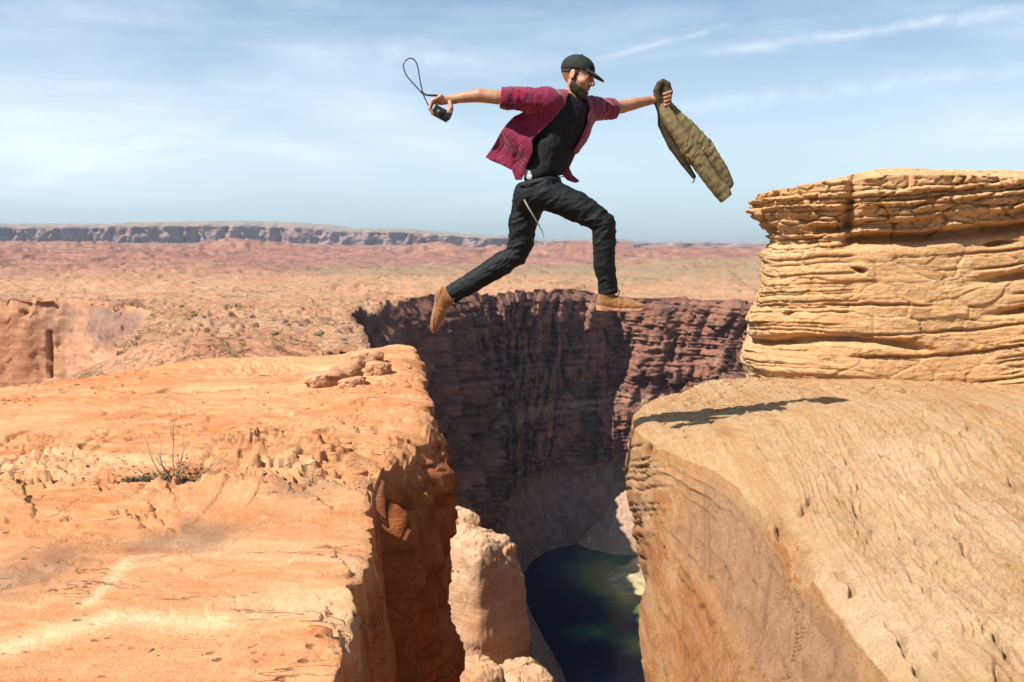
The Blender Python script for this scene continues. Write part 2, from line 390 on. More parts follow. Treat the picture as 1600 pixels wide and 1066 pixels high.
lay, jt = layers(ZF + 0.16*YF + 0.05*fbm(YF*1.2, ZF*1.2, 0*YF, 3), 0.16)
crk = sstep(0.12, 0.0, np.abs(ZF+1.78-0.33*(YF-6.9)+0.02*gnoise(YF*8, ZF*8, 0*YF))/0.16)
blockn = fbm(YF*1.4, ZF*1.1, 0*YF+3, 4)
cells = terrace(fbm(YF*1.6+4, ZF*0.9, 0*YF+8, 3), 0.13, 0.8)
XF = rim + slab*off_s + (1-slab)*(off_b - cave) + (0.012*lay - 0.025*jt*sstep(-.1, .4, gnoise(YF*1.5, ZF*3, 0*YF)))*(0.25+0.9*(1-slab))*sstep(0, .1, D) \
     + 0.05*blockn*sstep(0, .3, D) + 0.20*cells*sstep(0, .25, D)*(0.35+0.65*(1-slab)) - 0.05*crk*(1-slab) \
     + 0.012*fbm(YF*7, ZF*5, 0*YF+3, 4)*sstep(0, .05, D) + slab*0.035*gnoise(YF*5.5, ZF*0.5, 0*YF)*sstep(0, .2, D)
bv, bc = blocks(YF*1.1+.2*ZF, ZF*1.3-.3*YF, 3); XF += (1-slab)*sstep(0, .3, D)*(.055*bv-.05*bc)
X = np.concatenate([XT, XF], 1); Y = np.concatenate([YT, YF], 1); Z = np.concatenate([ZT, ZF], 1)
sw = fbm(X*0.45+.5*fbm(X*.8, Y*.8, 0*X+5, 3)+2, Y*1.5+.35*X, 0*X+1, 5, .55)
pale = 0.55*sstep(.05, .30, sw)+.30*np.exp(-((sw+.05)/.012)**2)
pale += 1.0*np.exp(-(seg_dist(X, Y, [at_z(*p, -1.45)[:2] for p in ((0, 1010), (90, 985), (180, 962), (260, 966), (330, 972))])/0.09)**2)
pale += 0.8*np.exp(-(seg_dist(X, Y, [at_z(*p, -1.45)[:2] for p in ((135, 945), (175, 905), (200, 870), (245, 862))])/0.035)**2)
pale += 0.5*np.exp(-(seg_dist(X, Y, [at_z(*p, -1.45)[:2] for p in ((200, 880), (330, 862), (420, 872), (560, 880))])/0.07)**2)
stain = 0.85*gauss(X, Y, *at_z(490, 762, -1.45)[:2], .40, .55)*(Z > -1.7) + 0.6*gauss(X, Y, *at_z(310, 830, -1.45)[:2], .35, .35)+0.75*gauss(X, Y, *at_z(20, 900, -1.45)[:2], .30, .5) + 0.35*gauss(X, Y, *at_z(200, 850, -1.45)[:2], .9, .6)
facem = (np.arange(X.shape[1]) >= NT)[None, :]
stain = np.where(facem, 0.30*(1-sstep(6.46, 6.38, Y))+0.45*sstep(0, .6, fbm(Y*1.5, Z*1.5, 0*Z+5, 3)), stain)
pale = np.where(facem, 0.9*sstep(.15, .4, fbm(Y*5, Z*0.8, 0*Y+1, 3))*sstep(6.4, 6.3, Y), pale)
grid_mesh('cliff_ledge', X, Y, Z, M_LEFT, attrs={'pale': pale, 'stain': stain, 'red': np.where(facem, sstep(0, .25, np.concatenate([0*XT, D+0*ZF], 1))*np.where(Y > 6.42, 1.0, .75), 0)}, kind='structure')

# ------------------------------------------------------------------ right ledge: flat brow, pale rough slope, steep planed face down to the crack
RE = [(1.2, 1.13), (2, 1.16), (3, 1.20), (4.0, 1.205), (4.8, 1.195), (5.3, 1.12), (5.6, 1.03), (5.9, .86), (6.3, .80), (6.8, .84), (7.2, .97), (7.5, 1.10), (7.9, 1.35), (8.4, 1.95), (9.0, 2.5), (10, 3.2)]
NY, NT, NF = 540, 400, 210
yy = np.geomspace(1.3, 10.2, NY)[:, None]
rim = sinterp(yy, RE) + 0.02*fbm(yy*2, 0*yy+13, 0*yy, 4)*sstep(4.5, 5.5, yy) + 0.012*gnoise(yy*7, 0*yy+4, 0*yy)
a = (np.arange(NT)/(NT-1))[None, :]
xr = 0.68*yy + 1.9
XT = rim + (xr-rim)*(a**1.25); YT = np.broadcast_to(yy, XT.shape).copy()
edge = XT-rim
zE = interp(YT, [(1.2, -1.42), (3, -1.34), (4.8, -1.235), (5.6, -1.16), (6.0, -1.12), (7, -1.09), (8, -1.06), (10, -1.2)])
rise = interp(edge, [(0, 0), (.06, .028), (.25, .095), (.6, .17), (1.2, .26), (2.4, .34), (4, .42), (7, .6)])
rise = rise*interp(YT, [(1.3, 1.1), (4.8, 1.0), (5.8, .55), (6.4, .12), (7, .10), (10, .1)])
ZT = zE + rise
ZT += 0.16*gauss(XT, YT, 2.35, 5.4, .95, .85)+0.05*fbm(XT*.9, YT*.7, 0*XT, 3)
# beds that dip towards the crack: ridges and slits running along it, curving a little
n = ridge_ = fbm((XT*1.0-.10*YT+.10*fbm(XT*.7, YT*.45, 0*XT+3, 3))*5.5, YT*.22, 0*XT+3, 3, .5)
ZT += sstep(5.9, 4.9, YT)*sstep(.05, .3, edge)*((terrace(n, .13, .88, .6)-n)*.15+.03*n)
wx = XT*1.0 - 0.10*YT + 0.16*fbm(XT*.7, YT*.45, 0*XT+3, 3)
n = fbm(wx*2.6, YT*0.42, 0*XT+7, 5, 0.55)
rough = sstep(5.9, 4.9, YT)*sstep(.05, .3, edge)
ZT += rough*(0.055*n + 0.045*fbm(XT*5, YT*3.0, 0*XT+3, 5, .62) + 0.55*(terrace(n, 0.12, 0.88)-n)*0.22)
sl = sstep(0.40, 0.62, fbm(wx*9, YT*1.1, 0*XT+2, 3, .5)*1.6)*sstep(-.05, .35, gnoise(XT*1.3, YT*1.2, 0*XT+31))
ZT -= rough*0.055*sl
n = fbm(XT*1.2, YT*1.8, 0*XT+17, 4)
ZT += (terrace(n, 0.14, 0.88)-n)*0.11*sstep(4.8, 5.9, YT) + 0.010*fbm(XT*6, YT*6, 0*XT, 4) + 0.03*rough*np.maximum(0, fbm(XT*3.2, YT*2.6, 0*XT+5, 4))
for pts, dep, wid in [([(1203, 733), (1232, 752), (1265, 776)], .07, .020), ([(1218, 752), (1240, 770), (1268, 790)], .09, .024), ([(1262, 745), (1272, 735), (1282, 748)], .05, .018),
                      ([(1435, 828), (1452, 846)], .06, .018), ([(1485, 900), (1498, 912)], .06, .018), ([(1330, 940), (1350, 956)], .04, .014), ([(1290, 880), (1345, 935), (1390, 990)], .04, .014),
                      ([(1330, 745), (1352, 765), (1366, 785)], .06, .016), ([(1480, 780), (1500, 800), (1530, 830)], .06, .016), ([(1400, 860), (1440, 900), (1475, 945)], .06, .014), ([(1540, 880), (1575, 915), (1600, 935)], .06, .015), ([(1180, 725), (1215, 765)], .04, .014), ([(1310, 800), (1335, 825)], .05, .014), ([(1420, 980), (1470, 1040)], .05, .014), ([(1290, 700), (1330, 720)], .04, .014), ([(1560, 740), (1590, 765)], .05, .016), ([(1395, 607), (1418, 604)], .07, .03), ([(1230, 620), (1275, 616)], .03, .02), ([(1500, 700), (1520, 712)], .04, .02), ([(1550, 925), (1580, 950), (1600, 968)], .05, .02)]:
    dep *= 1.15; wid *= .62; q = [at_z(u, v, -1.02)[:2] for u, v in pts]
    d = seg_dist(XT+0.05*gnoise(XT*5, YT*5, 0*XT)+.02*gnoise(XT*16, YT*16, 0*XT), YT, q); ZT -= dep*np.exp(-(d/wid)**2)*sstep(-.4, .1, gnoise(XT*7, YT*7, 0*XT+4))
ZT -= 0.04*np.exp(-edge/0.05)
yb = interp(XT, [(0, 7.35), (1.3, 7.5), (2.0, 8.6), (7, 9.5)]); ZT -= 0.8*np.clip(YT-yb, 0, 9)**1.6
GRX, GRY, GRZ = XT, YT, ZT
# face
fr = (np.arange(1, NF+1)/NF)[None, :]
D = 10.0*(0.20*fr + 0.80*fr**2.6)
z0 = ZT[:, :1]; ZF = z0-D; YF = np.broadcast_to(yy, ZF.shape)
front = sstep(6.1, 5.5, YF)
off_f = interp(D, [(0, 0), (.10, .025), (.5, .23), (.85, .40), (1.2, .52), (2, .60), (4, .5), (10, .4)])
off_n = interp(D, [(0, 0), (.1, .03), (.35, .06), (.6, .03), (.9, -.02), (1.4, -.06), (2, -.06), (4, -.1), (10, -.2)])
lay, jt = layers(ZF + 0.28*YF + 0.03*gnoise(YF*3, ZF*3, 0*YF), 0.045, round_=.25)
lmask = (1-front)*sstep(0.02, .12, D)*sstep(1.2, .7, D)*(0.35+0.65*sstep(-.3, .3, gnoise(YF*2, ZF*4, 0*YF)))
off_f = off_f*np.clip((rim-.76+.03*(YF-4))/.42, 0, 1)
XF = rim - front*off_f - (1-front)*off_n - lmask*(0.013*lay-0.055*jt)
planed = front*sstep(0.0, 0.15, D)
XF += planed*(0.030*fbm(YF*.8, ZF*1.4, 0*YF+2, 4)) + (1-planed)*0.03*fbm(YF*2.4, ZF*2.4, 0*YF+6, 4)
l2, j2 = layers(D+.05*fbm(YF*.9, ZF, 0*YF+3, 3), .06, round_=.2)
XF += planed*(.008*l2-.016*j2*sstep(-.05, .25, gnoise(YF*1.3, D*4, 0*YF)))
n = fbm(YF*0.9-ZF*1.1, (YF+ZF)*0.25, 0*YF+9, 4)
XF += planed*(terrace(n, 0.10, 0.85)-n)*0.22
XF -= 0.03*np.clip(gnoise(YF*1.4, ZF*2.2, 0*YF+4), 0, 1)*sstep(.8, 1.2, D)
XF = np.maximum(XF, YF*interp(D, [(0, 0), (.2, .085), (.4, .112), (.7, .123), (1.2, .148), (2, .170), (3, .182), (4, .20), (10, .26)]) + .035*fbm(YF*2, ZF*2.5, 0*YF+1, 4) - .012*l2*0 - 9*(YF < 4.4))
# a groove where the nose is split from the main block
XF += 0.07*np.exp(-((YF-5.98-0.25*D+0.03*gnoise(D*7, 0*D, 0*D))/0.035)**2)*sstep(.0, .08, D)*sstep(1.2, .8, D)
X = np.concatenate([XF[:, ::-1], XT], 1); Y = np.concatenate([YF[:, ::-1], YT], 1); Z = np.concatenate([ZF[:, ::-1], ZT], 1)
Dd = np.concatenate([D[:, ::-1]+0*ZF, 0*XT-1], 1); ed = np.concatenate([0*ZF-1, edge], 1)
fm = Dd > 0
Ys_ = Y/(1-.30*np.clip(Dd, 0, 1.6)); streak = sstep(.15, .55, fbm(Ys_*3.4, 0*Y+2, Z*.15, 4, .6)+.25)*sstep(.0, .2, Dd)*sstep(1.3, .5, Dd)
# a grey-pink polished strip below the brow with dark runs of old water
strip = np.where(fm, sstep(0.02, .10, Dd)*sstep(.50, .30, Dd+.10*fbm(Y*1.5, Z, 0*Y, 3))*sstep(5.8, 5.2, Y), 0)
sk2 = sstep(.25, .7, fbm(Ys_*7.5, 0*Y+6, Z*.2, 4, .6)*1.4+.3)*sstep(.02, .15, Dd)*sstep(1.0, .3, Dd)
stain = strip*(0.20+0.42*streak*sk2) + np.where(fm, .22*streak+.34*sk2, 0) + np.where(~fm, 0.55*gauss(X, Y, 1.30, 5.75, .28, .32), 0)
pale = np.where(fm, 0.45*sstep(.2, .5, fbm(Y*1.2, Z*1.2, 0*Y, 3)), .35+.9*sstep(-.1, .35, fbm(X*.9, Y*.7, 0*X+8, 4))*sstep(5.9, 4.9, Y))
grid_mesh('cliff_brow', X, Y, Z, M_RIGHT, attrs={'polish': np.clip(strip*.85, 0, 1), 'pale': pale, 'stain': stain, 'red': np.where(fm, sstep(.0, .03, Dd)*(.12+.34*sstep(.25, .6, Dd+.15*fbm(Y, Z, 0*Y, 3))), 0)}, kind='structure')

# ------------------------------------------------------------------ layered outcrop standing on the right ledge
PL = np.array([(6.4, 14.0), (4.6, 13.2), (3.2, 11.8), (2.45, 10.4), (2.12, 9.3), (2.08, 8.75), (2.22, 8.35), (2.60, 8.12), (3.2, 8.02), (4.0, 7.95), (4.6, 7.7), (5.2, 7.15), (6.2, 6.6), (8.0, 6.2)]) + np.array([.10, 0])
dd = np.concatenate([[0], np.cumsum(np.hypot(*np.diff(PL, axis=0).T))])
def smooth_curve(P, n, dens=None, it=60):
    d = np.concatenate([[0], np.cumsum(np.hypot(*np.diff(P[:, :2], axis=0).T))])
    t = np.linspace(0, d[-1], 1200); Q = np.stack([np.interp(t, d, P[:, i]) for i in range(P.shape[1])], -1)
    for _ in range(it): Q[1:-1] = (Q[:-2]+2*Q[1:-1]+Q[2:])/4
    if dens is not None:
        wd = np.concatenate([[0], np.cumsum(np.hypot(*np.diff(Q[:, :2], axis=0).T)*dens((Q[1:]+Q[:-1])/2))])
    else: wd = np.concatenate([[0], np.cumsum(np.hypot(*np.diff(Q[:, :2], axis=0).T))])
    tt = np.linspace(0, wd[-1], n); return np.stack([np.interp(tt, wd, Q[:, i]) for i in range(Q.shape[1])], -1)
NSX = 700
Q = smooth_curve(PL, NSX, lambda m: np.where(m[:, 1] > 9.6, .35, np.where(m[:, 0] > 5.6, .4, 1.0)), 900)
T = np.gradient(Q, axis=0); T /= np.linalg.norm(T, axis=1)[:, None]; Nn = np.stack([-T[:, 1], T[:, 0]], -1)
if np.sum(Nn[NSX//2]*np.array([0, -1])) < 0: Nn = -Nn
sx = Q[:, 0][:, None]; sy = Q[:, 1][:, None]
arc = np.concatenate([[0], np.cumsum(np.hypot(*np.diff(Q, axis=0).T))])[:, None]
NR1, NR2 = 250, 90
ztop = interp(sx, [(2.0, .47), (2.4, .55), (3.0, .60), (3.8, .58), (4.6, .54), (6, .50)])
ztop = np.where(sy > 9.3, .50+.03*(sy-9.3), ztop)
r1 = (np.arange(NR1)/(NR1-1))[None, :]
Zw = -1.75 + (ztop+1.75)*r1
nx_ = Nn[:, 0][:, None]; ny_ = Nn[:, 1][:, None]
# beds dip: lower-left to upper-right, steeper at the right end
dip = 0.05*(sx-2) + 0.10*np.clip(sx-3.6, 0, 9)**1.5
zz = Zw - dip + 0.075*fbm(sx*1.1, sy*1.1, Zw*1.4, 4)
thin = sstep(-.05, .15, zz)                       # thin beds under the cap
lA, jA = layers(zz, 0.048, round_=.30); lB, jB = layers(zz+3.3, 0.115, round_=.16)
act = sstep(-.12, .30, gnoise(arc*1.3, Zw*3.4, 0*Zw+3.3)+0.10)      # where the lower beds have weathered out
left_end = sstep(3.0, 2.3, sx)
prof = interp(Zw+0*zz, [(-1.75, .10), (-1.15, .02), (-1.02, .06), (-.80, .03), (-.55, .0), (-.2, -.02), (.0, -.02), (.06, -.04), (.16, -.02), (.26, .03), (.42, .10), (.55, .10)])
prof = prof + left_end*interp(Zw+0*zz, [(-1.2, .0), (-1.0, .05), (-.8, -.02), (-.62, .04), (-.5, -.04), (-.2, -.06), (.0, -.08), (.1, -.11), (.2, -.10), (.30, -.08), (.40, -.07), (.5, -.12)])
und = np.zeros_like(Zw)
und += 0.20*np.exp(-((zz-.05)/.045)**2)*sstep(-.35, .15, gnoise(arc*.9, 0*arc, 0*arc+2)-.9+1.5*sstep(2.5, 2.9, sx)*sstep(4.4, 3.9, sx))
und += 0.16*np.exp(-((zz-.17)/.03)**2)*sstep(-.2, .2, gnoise(arc*1.3, 0*arc, 0*arc+7))
und += 0.13*np.exp(-((zz+.86-.10*np.sin((sx-2)*2.2))/.03)**2)*sstep(3.5, 3.1, sx)*sstep(2.05, 2.2, sx)
und += 0.14*np.exp(-((zz+.36)/.035)**2)*sstep(3.5, 4.2, sx)
und += 0.16*np.exp(-((zz+.62)/.025)**2)*sstep(3.7, 4.2, sx)
off = prof - und + .55*sstep(3.9, 5.2, sx)*sstep(-.25, -1.0, Zw)*(sy < 9) - .18*sstep(4.0, 4.8, sx)*np.exp(-((Zw+.10)/.22)**2)
off += thin*(0.040*lA - 0.050*jA*sstep(-.5, .2, gnoise(arc*2.2, zz*9, 0*zz+1)))
off += (1-thin)*((0.020*lB - 0.055*jB)*act + (0.012*lA-0.03*jA)*sstep(.1, .4, gnoise(arc*1.1, Zw*2.2, 0*Zw+9)+.5*left_end+.4*sstep(3.9, 4.5, sx)))
off += 0.06*fbm(arc*1.5, Zw*1.6, 0*Zw+5, 4) + 0.010*fbm(arc*11, zz*24, 0*Zw, 3)
bv, bc = blocks(arc*2.6+.5*zz, zz*7, 4); bv2, bc2 = blocks(arc*7, zz*16, 6); off += (thin+.35)*(.030*bv-.030*bc+.012*bv2-.014*bc2)
holes = sstep(.50, .66, gnoise(arc*3.0, zz*8.5, 0*Zw+13))*(1-thin); off -= 0.11*holes
# vertical joint near the left end that cuts the cap
off -= 0.16*np.exp(-((sx-2.72-0.12*(Zw-.2))/.045)**2)*sstep(.10, .25, Zw)*(sy < 9)
Xw = sx + nx_*off; Yw = sy + ny_*off
# the cap: beds stepping up and back
r2 = (np.arange(1, NR2+1)/NR2)[None, :]
inl = 2.6*r2**1.35
ins = inl*interp(sy, [(6, .8), (8, 1.0), (9, .7), (10, .5), (14, .4)])
Ux = -nx_*ins + 0.25*ins*(sy > 9); Uy = -ny_*ins
Xc = Xw[:, -1:] + Ux; Yc = Yw[:, -1:] + Uy
foot = sstep(3.9, 5.0, sx)
h0 = 0.09*(1-np.exp(-ins/.45)) + 0.012*ins
h0 = h0 + interp(sx+0*ins, [(2.0, -.03), (2.6, 0.01), (3.2, .03), (4, .03), (6, 0.0)])*sstep(0, .8, ins)
nn = h0*3 + 0.10*fbm(Xc*.8, Yc*.8, 0*Xc+3, 4) + 0.22*(Xc-2)*0.35 - 0.12*(Yc-8)
Zc = Zw[:, -1:] + h0 + 1.0*(terrace(nn, 0.085, 0.84)-nn)*0.55*sstep(0, .08, ins) + 0.02*fbm(Xc*2, Yc*2, 0*Xc, 4)
X = np.concatenate([Xw, Xc], 1); Y = np.concatenate([Yw, Yc], 1); Z = np.concatenate([Zw, Zc], 1)
pale = .15+.6*sstep(.0, .4, fbm(X*.7, Y*.7, Z*1.4, 4)); stain = 0.75*gauss(X, Z, *at(1335, 525, 8.1)[[0, 2]], .14, .10) + .22*sstep(-.2, -.5, Z)*sstep(-1.0, -.7, Z)*sstep(.1, .5, fbm(X*.8, Y, Z*3, 3))
o = grid_mesh('sandstone_outcrop', X, Y, Z, M_CROP, attrs={'pale': pale, 'stain': stain})
tag(o, 'big thinly layered pale orange rock outcrop with overhanging cap, standing on the right-hand ledge', 'rock outcrop')

# ------------------------------------------------------------------ plateau height and the lie of the canyon
HTAB = [(8, -7.5), (15, -5.4), (22, -3.9), (30, -3.3), (36, -3.7), (64, -6.5), (95, -9.4), (121, -10.4), (200, -14), (295, -19), (475, -27.5), (611, -30), (905, -38), (1130, -44), (1600, -44), (3000, -44), (9000, -44)]
def hplat(x, y):
    h = interp(np.log(np.maximum(y, 8)), [(math.log(a_), b_) for a_, b_ in HTAB])
    u = 800 + F_PX*x/np.maximum(y, 1.0)
    h = h - 14*sstep(60, 150, x)*sstep(900, 1100, y)*sstep(2400, 1500, y)*sstep(900, 400, x)
    h = h + 5.5*gauss(x, y, -170, 330, 90, 120)
    h = h + 1.35*np.where(x < -8.6, gauss(x, y, -8.6, 25.5, 2.4, 4.5), gauss(x, y, -8.6, 25.5, 6.0, 4.5))*(1+.25*gnoise(x*.3, y*.3, 0*x))
    # ledges: amplitude grows with distance as the eye sees it
    ly = np.log(y)
    n = fbm(u*0.0042, ly*5.0, 0*x+3, 5, .52)
    k = 0.0165*y*sstep(20, 60, y)*sstep(9000, 1200, y)
    amp = np.where(y < 700, 1.0, 0.45)
    h = h + k*amp*(n + 2.5*(terrace(n, .17, .88, .35)-n))
    h = h + 0.0035*y*sstep(5000, 1000, y)*np.maximum(0, fbm(x/(.05*y+2), y/(.12*y+2), 0*x+4, 3))
    # red hills
    e1 = sstep(2600, 4600, y)*sstep(9000, 6200, y)
    sil = interp(u, [(-400, 92), (-100, 84), (60, 96), (150, 104), (215, 84), (300, 88), (380, 118), (430, 100), (520, 76), (620, 66), (690, 96), (750, 74), (860, 86), (930, 98), (990, 78), (1180, 62), (2200, 60)])
    rn = fbm(x/420, y/650, 0*x+5, 6, .58, ridged=True)
    rn = rn + 1.1*(terrace(rn, .20, .72, .1)-rn)
    h = h + .95*e1*sil*np.exp(-((y-5200)/1700)**2)*(.12 + 1.15*np.clip(rn+.08, -.1, .8))
    e2 = np.exp(-((y-2500)/750)**2)*sstep(560, 250, u)
    r2_ = fbm(x/300, y/300, 0*x+1, 5, .55, ridged=True); r2_ = r2_+1.1*(terrace(r2_, .22, .72, .1)-r2_)
    h = h + e2*(9+40*np.clip(r2_+.15, 0, 1))
    e3 = np.exp(-((y-2900)/500)**2)*sstep(860, 1000, u)
    h = h + e3*(10+16*np.clip(fbm(x/300, y/300, 0*x+6, 5, .55, ridged=True), 0, 1))
    return h
LRIM = np.array([(-29, 73), (-22, 65), (-14.2, 63), (-10.6, 69), (-13.2, 90), (-18.7, 121), (-31, 190), (-49, 295), (-66, 440), (-64, 480), (-76, 560), (-77, 640), (-70, 770), (-50, 905), (-22, 990), (12, 1065), (62, 1140), (106, 1172), (122, 1210), (156, 1190), (200, 1205), (282, 1155), (450, 1000), (600, 640)])
LSHO = np.array([(-20, 40), (10, 40), (40, 50), (60, 70), (66, 90), (68, 150), (64, 250), (58, 370), (50, 500), (48, 560), (42, 640), (38, 690), (22, 770), (8, 850), (12, 905), (18, 936), (36, 975), (90, 1015), (112, 1030), (136, 1046), (175, 1062), (230, 1050), (380, 900), (480, 600)])
INLET = np.array([(-420, 260), (-300, 285), (-165, 300), (-135, 304), (-118, 288), (-92, 255), (-76, 205), (-61, 165), (-49, 125), (-37, 92), (-29, 73)])
PROM = np.array([(-1.6, 14.6), (-3.0, 15.5), (-4.0, 20), (-4.8, 25.5), (-8, 30.5), (-10.4, 29), (-11.6, 24), (-12.4, 19), (-14, 16.6), (-40, 16), (-420, 16)])
RBANK = np.array([(620, 560), (420, 470), (200, 330), (95, 210), (40, 100), (14, 45), (6.0, 20), (5.0, 13)])
def in_poly(x, y, P):
    inside = np.zeros(x.shape, dtype=bool); n = len(P)
    for i in range(n):
        x1, y1 = P[i]; x2, y2 = P[(i+1) % n]
        c = ((y1 > y) != (y2 > y)); xi = (x2-x1)*(y-y1)/((y2-y1)+1e-12)+x1
        inside ^= (c & (x < xi))
    return inside
NU, NR = 700, 440
uu = np.linspace(-560, 2300, NU)[None, :]; yr = np.geomspace(15, 10500, NR)[:, None]
X = (uu-800)/F_PX*yr; Y = np.broadcast_to(yr, X.shape)
Zt = hplat(X, Y)
void = np.concatenate([INLET[:-1], LRIM, RBANK, PROM])
cx = (X[:-1, :-1]+X[1:, 1:])/2; cy = (Y[:-1, :-1]+Y[1:, 1:])/2
hole = in_poly(cx, cy, void)
green = sstep(1500, 2100, Y)*sstep(3600, 2600, Y)*sstep(380, 620, 800+F_PX*X/Y)*0.9 + sstep(560, 800, Y)*sstep(2400, 1400, Y)*0.55*sstep(-.1, .3, fbm(X/140, Y/200, 0*X, 4))*sstep(200, 500, 800+F_PX*X/Y)
far = sstep(1500, 2500, Y-.5*X)

# plateau material: rock, thin desert grass, red far hills
m, g, b = new_mat('desert_plateau')
P = g.node('ShaderNodeTexCoord').outputs['Object']
n0 = g.noise(g.mapping(P, scale=(.02, .02, .12)), 1.0, 9, .62, .6)
n1 = g.noise(P, 0.22, 8, .65, .4); n2 = g.noise(P, 0.006, 9, .6, .3)
n1b = g.noise(P, 1.4, 6, .65, .4)
rock = g.mix(g.rng(n0, .36, .64), (.50, .245, .125), (.56, .335, .195)); rock = g.mix(g.rng(n1, .45, .7), rock, (.35, .135, .07))
rock = g.mix(g.math('MULTIPLY', g.rng(n1b, .52, .72), .5), rock, (.27, .11, .06))
grass = g.mix(g.rng(g.noise(P, .35, 6, .7), .42, .62), (.36, .245, .13), (.22, .18, .095))
hills = g.mix(g.rng(n2, .38, .62), (.28, .125, .085), (.38, .19, .13)); hills = g.mix(g.rng(g.noise(g.mapping(P, scale=(.012, .03, .2)), 1.0, 8, .70), .48, .62), hills, (.15, .07, .055))
c = g.mix(g.attr('far'), rock, hills)
c = g.mix(g.math('MULTIPLY', g.attr('green'), g.rng(g.noise(P, .012, 7, .6), .34, .56)), c, grass)
dots = g.noise(P, .9, 3, .6); c = g.mix(g.math('MULTIPLY', g.rng(dots, .60, .66), .55), c, (.12, .115, .05))
g.put(b.inputs['Base Color'], c); g.put(b.inputs['Roughness'], .95)
nb = g.bump(n1, .9, 3.0); nb = g.bump(n2, .8, 60.0, nb); nb = g.bump(n1b, .6, .5, nb)
g.put(b.inputs['Normal'], nb); M_PLAT = m
grid_mesh('plateau', X, Y, Zt, M_PLAT, attrs={'green': green, 'far': far}, mask=~hole, kind='structure')

# canyon rock: dark red-brown walls, paler talus, varnish streaks
m, g, b = new_mat('canyon_rock')
P = g.node('ShaderNodeTexCoord').outputs['Object']
bd = g.noise(g.mapping(P, scale=(.004, .004, .075)), 1.0, 9, .70, .5)
vt = g.noise(g.mapping(P, scale=(.05, .05, .011), rot=(.15, .35, 0)), 1.0, 8, .65, 1.2)
sm = g.noise(P, .09, 8, .68, .3)
c = g.mix(g.rng(bd, .38, .62), (.36, .165, .10), (.15, .065, .05))
bgn = g.noise(g.mapping(P, scale=(.012, .012, .006), rot=(.3, .5, 0)), 1.0, 6, .6, .8); c = g.mix(g.math('MULTIPLY', g.rng(bgn, .50, .62), .7), c, (.10, .05, .045))
spz = g.node('ShaderNodeSeparateXYZ'); g.put(spz.inputs[0], P); lz = g.math('ADD', spz.outputs[2], g.math('MULTIPLY', bgn, 24)); c = g.mix(g.math('MULTIPLY', g.rng(g.math('ABSOLUTE', g.math('ADD', lz, 158)), 8, 2), .6), c, (.42, .25, .17)); c = g.mix(g.math('MULTIPLY', g.rng(vt, .50, .66), .5), c, (.085, .048, .045))
c = g.mix(g.math('MULTIPLY', g.rng(sm, .50, .70), .5), c, (.42, .23, .15))
c = g.mix(g.attr('talus'), c, g.mix(g.rng(sm, .4, .6), (.18, .115, .09), (.29, .195, .145)))
g.put(b.inputs['Base Color'], c); g.put(b.inputs['Roughness'], .95)
nb = g.bump(bd, .8, 5.0); nb = g.bump(vt, .7, 6.0, nb); nb = g.bump(sm, .9, 5.0, nb); g.put(b.inputs['Normal'], nb); M_CAN = m

